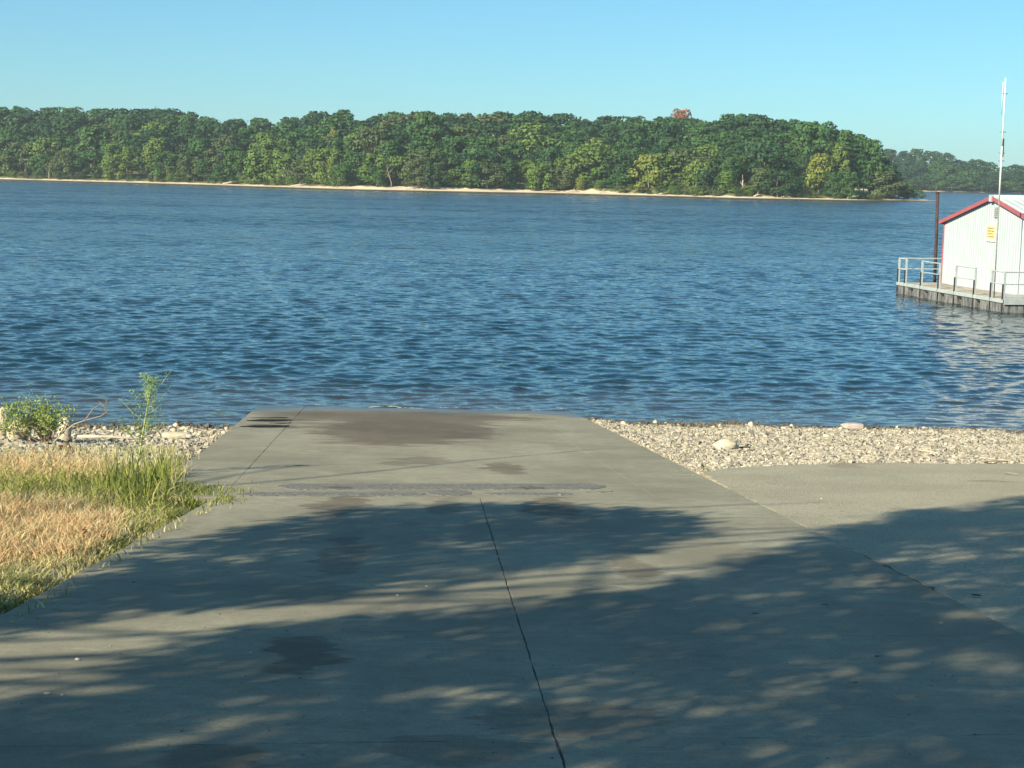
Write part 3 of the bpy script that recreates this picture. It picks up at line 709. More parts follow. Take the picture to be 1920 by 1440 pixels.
# driftwood on the far beach
for k, px in enumerate((430, 560, 770, 1075, 1130, 1245, 1420, 1475, 1600, 1640)):
    x = (px - 960) / FPX * 400
    for _ in range(3): y = float(shore_y(x)) + 4.5; x = at_y(px, 350, y)[0]
    z = float(far_z(np.array(x), np.array(4.5))); L = tr.uniform(1.5, 4)
    a = [np.array([-L / 2, 0, .15]), np.array([0, .3, .3 + tr.uniform(0, .3)]), np.array([L / 2, 0, .2 + tr.uniform(0, .7)])]
    o = put('driftwood', mesh('driftwood', [tube(a, [.2, .16, .08], 6), tube([a[1], a[1] + [.5, .3, .9]], [.1, .03], 5)], M['bark_pale'], True), label='weathered driftwood log lying on the far beach', category='driftwood', group='driftwood logs on the far beach')
    o.location = (x, y, z)

# ------------------------------------------------------------------ dock and boathouse (local: +X out from the left edge, -Y towards the ramp)
M['white_wall'] = simple('white_sheet_metal', (.44, .49, .52), (.395, .445, .465), 2.5, .5, .4, stretch=(3, 3, .35))
M['red_trim'] = simple('faded_red_trim', (.42, .11, .125), (.36, .09, .105), 3, .5, .4)
M['roof_white'] = simple('pale_roof_sheet', (.44, .50, .49), (.50, .55, .54), 2, .45, .4)
M['rail'] = simple('grey_painted_steel', (.34, .38, .38), (.42, .46, .45), 4, .5, .4)
M['plank'] = simple('weathered_deck_board', (.30, .265, .22), (.42, .38, .32), 5, .85, .2, .005, stretch=(1, .15, 1))
M['float'] = simple('stained_float_block', (.07, .075, .08), (.24, .24, .23), 3.5, .8, .2, .02, stretch=(3, 3, .6))
M['dark'] = simple('dark_rubber', (.02, .02, .022), (.04, .04, .042), 8, .7, .3)
M['rust'] = simple('rusty_pipe', (.045, .028, .03), (.085, .05, .048), 3, .8, .3, .01)
M['vent'] = simple('grey_vent', (.17, .17, .17), (.26, .26, .25), 8, .6, .3)
M['sign'] = simple('yellow_sign', (.72, .58, .22), (.75, .63, .30), 4, .5, .4)
M['sign_pale'] = simple('pale_yellow_sign', (.72, .68, .48), (.74, .70, .52), 4, .5, .4)
M['ink'] = simple('sign_ink', (.20, .15, .06), (.26, .19, .08), 30, .6, .2)
M['mast'] = simple('white_mast', (.62, .66, .63), (.68, .70, .66), 4, .4, .4)
P0 = np.array([16.85, 70.5]); ang = math.atan2(.183, .983)        # the left edge runs towards the camera
dock = empty('floating_dock', (P0[0], P0[1], 0), ang, label='grey floating dock with railings around the white boathouse', category='dock')
DL = 9.75
dr = np.random.default_rng(9)
put('frame', mesh('frame', [box(.06, 24, -DL + .06, -.06, .30, .452)], M['float']), dock)
fx = 0
seg = [0, .8, 2.4, 4.1, 5.6, 7.3, 8.7, DL]
for a, b in zip(seg[:-1], seg[1:]):
    put('fascia', mesh('fascia', [bevel_box(-.02, .03, -b + .02, -a - .02, .36, .505)], M['rail']), dock)
put('fascia', mesh('fascia', [bevel_box(.05, 24, -DL - .05, -DL, .30, .55)], M['rail']), dock)
k = 0; y = -.05
while y > -DL + .1:
    L = dr.uniform(.95, 1.25); put('float', mesh('float', [bevel_box(.02, .9, max(y - L + .03, -DL + .02), y, -.25, .355, .03)], M['float']), dock)
    y -= L
    if y > -DL + .8:
        L = .42; put('float', mesh('float', [bevel_box(.35, 1.2, y - L + .02, y - .01, -.25, .33, .03)], M['dark']), dock); y -= L
for j in range(9):
    put('float', mesh('float', [bevel_box(.95 + j * 1.3, 2.2 + j * 1.3, -DL + .03, -DL + .9, -.25, .295, .03)], M['float']), dock)
# planks run across the walkway
y = -.01; pl = [mesh('plank', [bevel_box(0, 2.6, -.14, 0, 0, .035, .004)], M['plank'])]
while y > -DL + .14:
    o = put('plank', pl[0], dock); o.location = (.02 + dr.uniform(-.01, .01), y, .453 + dr.uniform(-.003, .003)); y -= .147
o = None
y = .02
for j in range(60):
    pass
walk = mesh('plank', [bevel_box(0, .14, -1.0, 0, 0, .035, .004)], M['plank'])
for j in range(40):
    o = put('plank', walk, dock); o.location = (2.65 + j * .147, -DL + 1.02, .453)
# railings
def railing(pts, label=None, h=1.07, mid=.58, drop=.22, kick=False):
    r = put('railing', mesh('railing', [tube([p + [0, 0, h - .03] for p in seg_], .028, 6) for seg_ in [[np.array([*q, .5]) for q in pts]]], M['rail']), dock)
    if label: r['label'] = label
    put('rail', mesh('rail', [tube([np.array([*q, .5 + mid]) for q in pts], .024, 6)], M['rail']), r)
    for q in pts:
        put('post', mesh('post', [bevel_box(q[0] - .035, q[0] + .035, q[1] - .035, q[1] + .035, .49, .5 + h, .006)], M['rail']), r)
        put('post_sleeve', mesh('post_sleeve', [bevel_box(q[0] - .075, q[0] - .02, q[1] - .03, q[1] + .03, .02, .5 + mid, .006)], M['dark']), r)
e = -.0
railing([(.06, -.8), (.06, -.06), (3.0, -.06)])
railing([(.06, -2.4), (.06, -4.1)])
railing([(.06, -5.6), (.06, -7.3)])
railing([(.06, -8.7), (.06, -DL + .06), (3.2, -DL + .06), (6.0, -DL + .06)])
put('kick_board', mesh('kick_board', [bevel_box(.1, 8, -DL + .02, -DL + .05, .56, .70)], M['rail']), dock)

bh = empty('boathouse', (P0[0], P0[1], 0), ang, label='white ribbed metal boathouse with red roof trim on the floating dock', category='boathouse')
V0, U0, U1 = 1.95, -.35, -9.25; EV, RG = 3.17, 4.25; UM = (U0 + U1) / 2; DEP = 20
# ribbed gable wall, one rib every 0.2 m
prof_y = []; x_off = []
y = U0
while y > U1 + .001:
    for dy_, dx_ in ((0, 0), (.11, 0), (.13, -.015), (.18, -.015)):
        yy = y - dy_
        if yy > U1: prof_y.append(yy); x_off.append(dx_)
    y -= .2
prof_y.append(U1); x_off.append(0)
prof_y = np.array(prof_y); x_off = np.array(x_off); topz = RG - (RG - EV) * np.abs(prof_y - UM) / ((U0 - U1) / 2)
def wall_section(mask):
    yy, xx, tz = prof_y[mask], x_off[mask], topz[mask]; n = len(yy)
    V = np.concatenate([np.c_[V0 + xx, yy, np.full(n, .49)], np.c_[V0 + xx, yy, tz], np.c_[V0 + .05 + 0 * xx, yy, np.full(n, .49)], np.c_[V0 + .05 + 0 * xx, yy, tz]])
    F = [[i, i + n, i + 1 + n, i + 1] for i in range(n - 1)] + [[i + 2 * n, i + 1 + 2 * n, i + 1 + 3 * n, i + 3 * n] for i in range(n - 1)]
    return mesh('wall_panel', [(V, F)], M['white_wall'])
edges_ = np.linspace(U0, U1, 10)
for a, b in zip(edges_[:-1], edges_[1:]):
    msk = (prof_y <= a + .1001) & (prof_y >= b - .1001) if False else (prof_y <= a + .03) & (prof_y >= b - .21)
    idx = np.where(msk)[0]
    put('wall_panel', wall_section(np.arange(idx[0], idx[-1] + 1) if b > U1 + .2 else np.arange(idx[0], len(prof_y))), bh) if False else None
put('gable_wall', wall_section(np.arange(len(prof_y))), bh)
put('side_wall', mesh('side_wall', [box(V0 + .06, V0 + DEP, U1 - .01, U1 + .04, .49, EV - .04)], M['white_wall']), bh)
put('side_wall', mesh('side_wall', [box(V0 + .06, V0 + DEP, U0 - .04, U0 + .01, .49, EV - .04)], M['white_wall']), bh)
put('back_wall', mesh('back_wall', [box(V0 + DEP - .05, V0 + DEP, U1 + .05, U0 - .05, .49, EV - .04)], M['white_wall']), bh)
# ribbed roof slopes
def roof(side):
    ys_ = (UM, (U1 if side < 0 else U0) + side * .28); zs = (RG + .05, EV + .05 - .28 * (RG - EV) / 4.45)
    xs_ = []; hs = []
    x = V0 - .12
    while x < V0 + DEP:
        for dx_, h_ in ((0, 0), (.24, 0), (.265, .035), (.315, .035), (.34, 0)): xs_.append(x + dx_); hs.append(h_)
        x += .36
    xs_ = np.array(xs_); hs = np.array(hs); n = len(xs_)
    V = np.concatenate([np.c_[xs_, np.full(n, ys_[0]), zs[0] + hs], np.c_[xs_, np.full(n, ys_[1]), zs[1] + hs], np.c_[xs_, np.full(n, ys_[0]), np.full(n, zs[0] - .03)], np.c_[xs_, np.full(n, ys_[1]), np.full(n, zs[1] - .03)]])
    F = [[i, i + 1, i + 1 + n, i + n] for i in range(n - 1)] + [[2 * n + i, 2 * n + i + n, 2 * n + i + 1 + n, 2 * n + i + 1] for i in range(n - 1)]
    return put('roof_slope', mesh('roof_slope', [(V, F)], M['roof_white']), bh)
roof(-1); roof(1)
put('ridge_cap', mesh('ridge_cap', [tube([(V0 - .12, UM, RG + .08), (V0 + DEP, UM, RG + .08)], .09, 8)], M['roof_white'], True), bh)
def slab3(a, b, wid, thick):      # trim board between two (y, z) points on the gable
    a = np.array(a, float); b = np.array(b, float); d = (b - a) / np.linalg.norm(b - a); n = np.array([-d[1], d[0]]);
    if n[1] < 0: n = -n
    q = [a, b, b - n * wid, a - n * wid]
    V = [[V0 - .13 - thick, p[0], p[1]] for p in q] + [[V0 - .13, p[0], p[1]] for p in q]
    return (np.array(V), [[0, 1, 2, 3], [7, 6, 5, 4], [0, 4, 5, 1], [1, 5, 6, 2], [2, 6, 7, 3], [3, 7, 4, 0]])
sl_ = (RG - EV) / 4.45
put('rake_trim', mesh('rake_trim', [slab3((UM + .1, RG + .10), (U0 + .28, EV + .10 - .28 * sl_), .15, .04)], M['red_trim']), bh)
put('rake_trim', mesh('rake_trim', [slab3((UM - .1, RG + .10), (U1 - .28, EV + .10 - .28 * sl_), .15, .04)], M['red_trim']), bh)
put('corner_trim', mesh('corner_trim', [box(V0 - .04, V0 - .0, U0, U0 + .05, .49, EV + .04)], M['red_trim']), bh)
put('corner_trim', mesh('corner_trim', [box(V0 - .04, V0 - .0, U1 - .09, U1, .49, EV + .04)], M['red_trim']), bh)
put('peak_cap', mesh('peak_cap', [bevel_box(V0 - .20, V0 - .10, UM - .1, UM + .1, RG - .12, RG + .16, .01)], M['white_wall']), bh)
put('eave_trim', mesh('eave_trim', [box(V0 - .1, V0 + DEP, U0 + .285, U0 + .325, EV - .1, EV + .04)], M['red_trim']), bh)
put('eave_trim', mesh('eave_trim', [box(V0 - .1, V0 + DEP, U1 - .325, U1 - .285, EV - .1, EV + .04)], M['red_trim']), bh)
vt = put('vent', mesh('vent', [bevel_box(V0 - .06, V0 - .024, UM - .42, UM - .18, RG - .76, RG - .34, .01)], M['vent']), bh)
for k in range(5): put('louvre', mesh('louvre', [box(V0 - .075, V0 - .061, UM - .40, UM - .20, RG - .72 + k * .075, RG - .69 + k * .075)], M['rail']), vt)
sg = empty('sign', (P0[0], P0[1], 0), ang, label='yellow notice board on the gable wall of the boathouse', category='sign')
sy0, sy1, sz0, sz1 = UM + .42, UM - .34, 2.50, 3.24
put('board', mesh('board', [bevel_box(V0 - .055, V0 - .03, sy1, sy0, sz0, sz1, .005)], M['sign_pale']), sg)
put('panel', mesh('panel', [box(V0 - .062, V0 - .0565, sy1 + .05, sy0 - .05, sz0 + .14, sz1 - .12)], M['sign']), sg)
lr = np.random.default_rng(4)
for k in range(4):
    parts = []; y = sy0 - .07; z = sz1 - .19 - k * .115
    while y > sy1 + .10:
        w = lr.uniform(.02, .045); h_ = .05 if k != 1 else .062
        parts.append(box(V0 - .066, V0 - .0625, y - w, y, z - h_ / 2, z + h_ / 2)); y -= w + (.014 if lr.random() < .8 else .045)
    put('text_line', mesh('text_line', parts, M['ink']), sg)

# radio mast by the wall
mx, my = .35, -8.35
mast = empty('radio_mast', (P0[0], P0[1], 0), ang, label='tall thin white antenna mast rising in front of the boathouse', category='antenna')
lean = np.array([-.011, 0, 0])
def mp(z): return np.array([mx, my, .49]) + np.array([-.008, -.004, 1]) * (z - .49)
put('pole', mesh('pole', [tube([mp(.49), mp(4.2)], .028, 8)], M['vent'], True), mast)
put('pole', mesh('pole', [tube([mp(4.2), mp(6.3)], .036, 8)], M['mast'], True), mast)
put('pole', mesh('pole', [tube([mp(6.3), mp(7.0), mp(8.9)], [.024, .028, .024], 8)], M['mast'], True), mast)
put('whip', mesh('whip', [tube([mp(7.5) + [-.1, 0, 0], mp(8.75) + [-.1, 0, 0]], .014, 6)], M['mast'], True), mast)
for z_, w_ in ((5.75, .13), (6.05, .13), (6.85, .13), (8.3, .12)):
    put('bracket', mesh('bracket', [tube([mp(z_) + [-w_, 0, 0], mp(z_) + [w_, .02, 0]], .016, 6)], M['vent'], True), mast)
put('clamp', mesh('clamp', [tube([mp(5.9) + [.05, 0, 0], mp(6.6) + [.05, 0, 0]], .028, 6)], M['dark'], True), mast)
# rusty pile behind the dock
pz = at_y(1757, 362, 71.5); pb = at_z(1756, 560)
put('mooring_pile', mesh('mooring_pile', [tube([(pz[0] + .10, 71.4, -.8), (pz[0] + .05, 71.4, pz[2] * .5), (pz[0], 71.4, pz[2])], .07, 10), tube([(pz[0], 71.4, pz[2] + .002), (pz[0], 71.4, pz[2] + .05)], .1, 10)], M['rust'], True),
    label='rusty steel mooring pile standing at the left corner of the boathouse', category='post')

# ------------------------------------------------------------------ grass
def inpoly(px, py, poly):
    ins = np.zeros(len(px), bool); n = len(poly)
    for i in range(n):
        x0, y0 = poly[i]; x1, y1 = poly[(i + 1) % n]
        c = ((y0 > py) != (y1 > py)) & (px < (x1 - x0) * (py - y0) / (y1 - y0 + 1e-9) + x0); ins ^= c
    return ins
def grassmat(name, cols):
    m = N(name); t = m.attr(); c = cols[0]
    for k, cc in enumerate(cols[1:]): c = m.mix(m.ramp(t, (k + .2) / (len(cols) - 1), (k + .8) / (len(cols) - 1)), c, cc)
    m.out(c, .7, .2); tr_ = m.new('BsdfTranslucent'); m.link(c, tr_.inputs[0]); ms = m.new('MixShader'); ms.inputs[0].default_value = .3
    m.link(m.b.outputs[0], ms.inputs[1]); m.link(tr_.outputs[0], ms.inputs[2]); m.link(ms.outputs[0], m.t.nodes['Material Output'].inputs[0])
    return m.m
M['g_green'] = grassmat('green_grass', [(.13, .17, .035), (.25, .29, .06), (.42, .40, .13)])
M['g_red'] = grassmat('rusty_dry_grass', [(.54, .31, .16), (.62, .46, .24), (.68, .58, .33)])
M['g_straw'] = grassmat('straw_grass', [(.34, .32, .12), (.56, .50, .25), (.68, .60, .34)])
def grass(name, polys, n, hgt, m, label, seed, width=.006, lean=.6, edge_ok=False, xr=(-11, -1.5), yr=(7.5, 22)):
    r = np.random.default_rng(seed); x = r.uniform(*xr, n * 30); y = r.uniform(*yr, n * 30)
    px, py = project(x, y, ground_z(x, y) + .03); k = np.zeros(len(x), bool)
    px += r.normal(size=len(px)) * 14; py += r.normal(size=len(px)) * 7
    for p in polys: k |= inpoly(px, py, p)
    cl = np.sin(x * 5.1 + np.sin(y * 3) * 2) + np.sin(y * 6.3 + x * 2.2) + np.sin(x * 11 + y * 9) * .6
    k &= r.random(len(x)) < (.62 + .25 * cl)
    if not edge_ok: k &= x < ramp_l(y) + .12 + .08 * np.sin(y * 4)
    x = x[k][:n]; y = y[k][:n]; n = len(x); z = ground_z(x, y); z = np.where((x > ramp_l(y)), plane_z(x, y), z) - .01
    h = hgt * r.uniform(.45, 1.15, n); a = r.uniform(0, 6.28, n); d = r.normal(size=(n, 2)) * lean * h[:, None]
    w = np.stack([np.cos(a), np.sin(a)], 1) * (width * r.uniform(.6, 1.5, n))[:, None]
    B = np.stack([x, y], 1)
    V = np.zeros((n, 5, 3))
    V[:, 0, :2] = B - w; V[:, 1, :2] = B + w; V[:, 2, :2] = B + w * .8 + d * .3; V[:, 3, :2] = B - w * .8 + d * .3; V[:, 4, :2] = B + d
    V[:, 0, 2] = V[:, 1, 2] = z; V[:, 2, 2] = V[:, 3, 2] = z + h * .6; V[:, 4, 2] = z + h
    V = V.reshape(-1, 3); i = np.arange(n)[:, None] * 5
    me = mesh(name, [(V, np.concatenate([i, i + 1, i + 2, i + 3], 1)), (np.zeros((0, 3)), (np.concatenate([i + 3, i + 2, i + 4], 1) - len(V)))], M[m], False, np.repeat(r.random(n), 5))
    return put(name, me, kind='stuff', label=label)
grass('dry_grass', [[(-40, 868), (70, 862), (200, 872), (190, 905), (-40, 915)]], 3400, .2, 'g_red', 'rusty orange grass seed heads behind the green band', 1, .006)
grass('green_grass', [[(-40, 900), (140, 905), (230, 905), (330, 905), (300, 950), (180, 948), (60, 935), (-40, 930)]], 2600, .24, 'g_green', 'green grass band across the middle of the verge', 2)
grass('tall_grass', [[(205, 905), (325, 895), (318, 935), (260, 945), (205, 935)]], 2000, .40, 'g_green', 'tall green grass clump around the foot of the tall weed', 3, .006, .22)
grass('dry_grass', [[(-40, 940), (120, 945), (215, 965), (225, 1010), (120, 1045), (-40, 1060)]], 12000, .145, 'g_red', 'rusty orange dry grass on the front of the verge', 4, .005)
grass('straw_grass', [[(-40, 935), (200, 940), (330, 960), (300, 1010), (200, 1065), (100, 1110), (-40, 1150)]], 20000, .075, 'g_straw', 'short straw coloured grass over the verge', 5, .005, .6)
grass('green_grass', [[(230, 925), (385, 930), (380, 950), (310, 1000), (200, 1062), (180, 1040), (250, 980)]], 5200, .12, 'g_green', 'yellow green grass along the pavement edge', 6, .005, .5)
grass('green_grass', [[(-40, 1075), (150, 1085), (190, 1075), (90, 1135), (20, 1180), (-40, 1190)]], 7000, .09, 'g_green', 'short green grass in the tree shade at the left', 7, .004, .5)
grass('green_grass', [[(325, 915), (350, 930), (470, 933), (478, 940), (400, 946), (330, 960), (310, 930)], [(1290, 880), (1325, 886), (1320, 893), (1285, 884)]], 1300, .06, 'g_green', 'low grass growing in the pavement joints', 8, .004, .5, True, (-4, 3.5), (14.5, 20))
grass('straw_grass', [[(-40, 870), (340, 880), (330, 945), (-40, 950)]], 9000, .13, 'g_straw', 'straw coloured undergrowth beneath the green band', 19, .005, .7)
grass('dry_grass', [[(0, 850), (330, 838), (350, 850), (330, 880), (0, 875)]], 1500, .16, 'g_straw', 'thin straw grass in the stones behind the verge', 9, .005, .4)

grass('green_grass', [[(300, 915), (400, 935), (445, 946), (385, 968), (320, 968)]], 900, .07, 'g_green', 'yellow green grass filling the corner where ramp and apron meet', 28, .005, .6, True, (-4.2, -2.3), (13.5, 17))
grass('straw_grass', [[(395, 942), (300, 992), (190, 1057), (80, 1128), (-10, 1190), (8, 1196), (95, 1140), (205, 1070), (315, 1003), (405, 952)]], 3600, .055, 'g_straw', 'ragged straw and grass spilling over the pavement edge', 29, .005, .9, True)
grass('green_grass', [[(395, 942), (300, 992), (190, 1057), (80, 1128), (-10, 1190), (5, 1192), (90, 1138), (200, 1068), (310, 1001), (402, 950)]], 2400, .06, 'g_green', 'short green grass spilling over the pavement edge', 30, .004, .8, True)
# tall weed
def tube_g(pts, r, n=5): return tube(pts, r, n)
M['weed'] = leafmat('weed_green', (.20, .32, .09), (.34, .46, .16), objvar=0)
M['weed_stem'] = simple('weed_stem', (.30, .36, .12), (.42, .46, .18), 8, .7, .2)
wb = on_ground(252, 893); wr = np.random.default_rng(12)
weed = empty('tall_weed', wb, label='tall feathery green weed leaning right above the grass clump', category='weed')
s = wb[1] / FPX
st = [np.array([(a - 252) * s, wr.normal() * .03, (893 - b) * s]) for a, b in ((252, 893), (262, 845), (270, 800), (278, 755), (284, 725), (287, 702))]
put('stem', mesh('stem', [tube(st, [.012, .011, .009, .006, .004, .002], 6)], M['weed_stem'], True), weed)
for k in range(46):
    t = wr.uniform(.12, .98); i = min(int(t * 5), 4); b = st[i] + (st[i + 1] - st[i]) * (t * 5 - i)
    a = wr.uniform(0, 6.28); L = (.34 if t < .7 else .16) * wr.uniform(.5, 1.1) * (1.1 - t * .5); e = b + np.array([math.cos(a) * L, math.sin(a) * L, L * wr.uniform(.5, 1.1)])
    md = (b + e) / 2 + [0, 0, -.02]
    tt = wr.random((34, 1)) ** .7; C = b + (e - b) * tt + wr.normal(size=(34, 3)) * .028
    br = put('branch', mesh('branch', [tube([b, md, e], [.004, .003, .0012], 4)], M['weed_stem']), weed)
    put('leaves', mesh('leaves', [leaf_quads(C, wr.uniform(.010, .028, 34), wr, .16)], M['weed']), br)

# leafy shrub with bare twigs
sb = on_ground(92, 829); sr2 = np.random.default_rng(14); s = sb[1] / FPX
shrub = empty('shrub', sb, label='leafy green shrub with bare twigs growing between tan boulders', category='shrub')
M['shrub_leaf'] = leafmat('shrub_leaf', (.16, .23, .05), (.32, .38, .11), objvar=0)
M['twig'] = simple('grey_brown_twig', (.20, .14, .09), (.34, .27, .19), 8, .85, .2)
ends = []
for k in range(26):
    ex = sr2.uniform(-88, 30) * s; ez = sr2.uniform(30, 88) * s * (1 - .3 * abs(ex / s + 25) / 70); e = np.array([ex, sr2.normal() * .16, ez]); b = np.array([sr2.normal() * .04, sr2.normal() * .04, -.03])
    m_ = b * .5 + e * .5 + [0, 0, .06] + sr2.normal(size=3) * .04
    put('branch', mesh('branch', [tube([b, m_, e], [.009, .006, .002], 5)], M['twig']), shrub); ends += [e, m_ * .3 + e * .7]
C = np.concatenate([e + sr2.normal(size=(60, 3)) * [.085, .085, .07] for e in ends]); C = C[C[:, 2] > .04]
put('foliage', mesh('foliage', [leaf_quads(C, sr2.uniform(.014, .03, len(C)), sr2, .5)], M['shrub_leaf']), shrub)
db = on_ground(100, 832); db_parts = []
dead = empty('dead_branch', db, label='bare dead branch sprawling right from the foot of the shrub', category='branch')
for pts in ([(100, 832), (118, 812), (140, 795), (160, 788), (190, 779)], [(140, 795), (128, 805), (100, 818)], [(190, 779), (200, 772), (196, 760), (186, 752)], [(160, 788), (176, 765), (190, 757)], [(110, 820), (122, 800), (130, 778)], [(118, 812), (130, 822), (122, 836)],
            [(100, 832), (112, 838), (124, 832)], [(80, 800), (96, 806), (106, 815)], [(196, 770), (200, 750), (188, 740)]):
    P = [np.array([(a - 100) * s, -(b % 7) * .01, (832 - b) * s + .01]) for a, b in pts]
    put('twig', mesh('twig', [tube(P, list(np.linspace(.011, .004, len(P))), 5)], M['bark_pale'] if len(pts) == 5 else M['twig']), dead)
# tan fallen log lying in front of the shrub, dark scrap, sticks
def log(px0, py0, px1, py1, r0, m, label, name='stick', cat='stick', group=None, lift=1.0):
    a = on_ground(px0, py0); b = on_ground(px1, py1); a[2] += r0 * lift; b[2] += r0 * .8 * lift
    if on_plane(px0, py0)[0] > -2.8 and name != 'log':
        for q, (u, v) in ((a, (px0, py0)), (b, (px1, py1))):
            pp = on_plane(u, v); q[:] = pp; q[2] += r0 * .9
    c = (a + b) / 2; md = np.array([0, .01, r0 * .5])
    o = put(name, mesh(name, [tube([a - c, md, b - c], [r0, r0 * .9, r0 * .6], 6)], M[m], True), label=label, category=cat); o.location = c
    if group: o['group'] = group
    return o
log(146, 822, 262, 826, .03, 'bark_pale', 'pale weathered log half buried in the stones right of the shrub', 'log', 'log')
log(1715, 846, 1760, 852, .018, 'bark_pale', 'pale stick lying on the gravel at the right', 'stick')
log(1220, 831, 1236, 832, .012, 'twig', 'short dark stick on the gravel beside the ramp edge', 'stick')
log(1840, 866, 1890, 867, .014, 'twig', 'dark twig along the far edge of the asphalt', 'stick')
log(1884, 888, 1910, 891, .010, 'twig', 'dark twig on the asphalt at the right edge of the photo', 'stick')
M['dark_red'] = simple('dark_red_scrap', (.09, .02, .018), (.20, .05, .04), 20, .8, .2)
p = on_ground(120, 847); rr = np.random.default_rng(3); C = rr.normal(size=(60, 3)) * [.09, .05, .028] + [0, 0, .045]
o = put('withered_plant', mesh('withered_plant', [leaf_quads(C, .03, rr, .6)] + [tube([(0, 0, -.01), c_], .004, 4) for c_ in C[:8]], M['dark_red']), label='dark red withered clump on the stones in front of the shrub', category='plant'); o.location = p
p = on_ground(1386, 843)
o = put('driftwood', mesh('driftwood', [tube([(-.13, 0, .012), (0, .01, .02), (.09, 0, .04), (.14, .03, .08)], [.018, .022, .024, .014], 7), tube([(.1, 0, .05), (.17, .02, .03)], [.02, .008], 6)], M['tar'], True), label='black charred piece of wood beside the pale cream rock', category='wood'); o.location = p
p = on_ground(157, 1021); rr = np.random.default_rng(6)
M['red'] = simple('red_scrap', (.5, .05, .03), (.6, .09, .05), 20, .5, .3)
C = rr.normal(size=(5, 3)) * .012 + [0, 0, .13]
o = put('red_scrap', mesh('red_scrap', [leaf_quads(C, .022, rr, .7)] + [tube([(0, 0, -.01), (0, 0, .13)], .003, 4)], M['red']), label='tiny bright red scrap caught in the orange dry grass', category='litter'); o.location = p
stone(8, 1066, 26, 16, 'dark grey stone in the grass at the left edge of the photo', 'rock_grey', 'stone', 'stone', rough=.3, sub=2)
# debris on the pavement: one individual per bit
bits = [(146, 1238, 11, 'rock_grey', 'small tan stone on the shaded pavement at the left'), (1050, 928, 5, 'rock_grey', 'pebble at the joint beside the asphalt patch'), (800, 1100, 6, 'rock_pale', 'white pebble in the sunlit gap left of the centre joint'),
        (745, 1117, 6, 'rock_pale', 'second white pebble nearer the left in the sunlit gap'), (683, 1334, 8, 'rock_pale', 'pale chip on the shaded slab left of the lower centre joint'), (470, 1225, 8, 'rock_pale', 'pale flat chip right of the tan stone on the pavement'),
        (88, 1302, 12, 'rock_pale', 'pale leaf-like chip near the left edge of the pavement'), (116, 1304, 8, 'rock_pale', 'smaller pale chip beside the leaf-like one'), (250, 1092, 9, 'tar', 'dark bit on the pavement near the grass corner'), (234, 1078, 7, 'tar', 'dark bit nearest the grass corner'),
        (412, 1152, 6, 'tar', 'dark bit at the upper edge of the left sunlit gap'), (560, 1243, 6, 'tar', 'dark bit inside the round stain'), (1548, 1134, 15, 'tar', 'dark curled bark flake on the right slab'), (1416, 1151, 12, 'tar', 'dark flake left of the curled one on the right slab'), (1830, 1117, 20, 'tar', 'long dark flake on the asphalt at the right'),
        (1645, 1231, 10, 'tar', 'dark flake low on the right slab'), (1604, 1280, 11, 'tar', 'dark flake lowest on the right slab'), (1540, 936, 6, 'rock_pale', 'white pebble on the sunlit asphalt'), (1765, 1170, 8, 'rock_pale', 'pale pebble near the slab edge at the right'), (565, 1014, 7, 'tar', 'dark bit in the shade below the left stain')]
for px, py, w, m, lab in bits:
    p = on_plane(px, py); ss = p[1] / FPX; dark_ = m == 'tar'
    o = put('bark_flake' if dark_ else 'pebble', mesh('pebble', [rock(sr_, w * ss / 2, w * ss / 2 * .6, w * ss * (.08 if dark_ else .22), .3, 1)], M[m]), label=lab, category='debris' if dark_ else 'pebble')
    o.location = p + [0, 0, .001]; o.rotation_euler = (0, 0, sr_.uniform(-.4, .4))
# crumbs
rr = np.random.default_rng(77); parts = []
for k in range(420):
    px = rr.uniform(0, 1920); py = rr.uniform(950, 1435) if rr.random() < .85 else rr.uniform(790, 930); p = on_plane(px, py)
    if p[0] < -2.8: continue
    V, F = rock(rr, .005, .004, .002, .3, 1); s_ = rr.uniform(.4, 1.5); parts.append((V * s_ + p + [0, 0, .0005], F))
M['grit'] = simple('grit', (.14, .13, .11), (.30, .28, .23), 20, .9, .2)
put('grit', mesh('grit', parts, M['grit']), kind='stuff', label='fine grit scattered over the pavement')

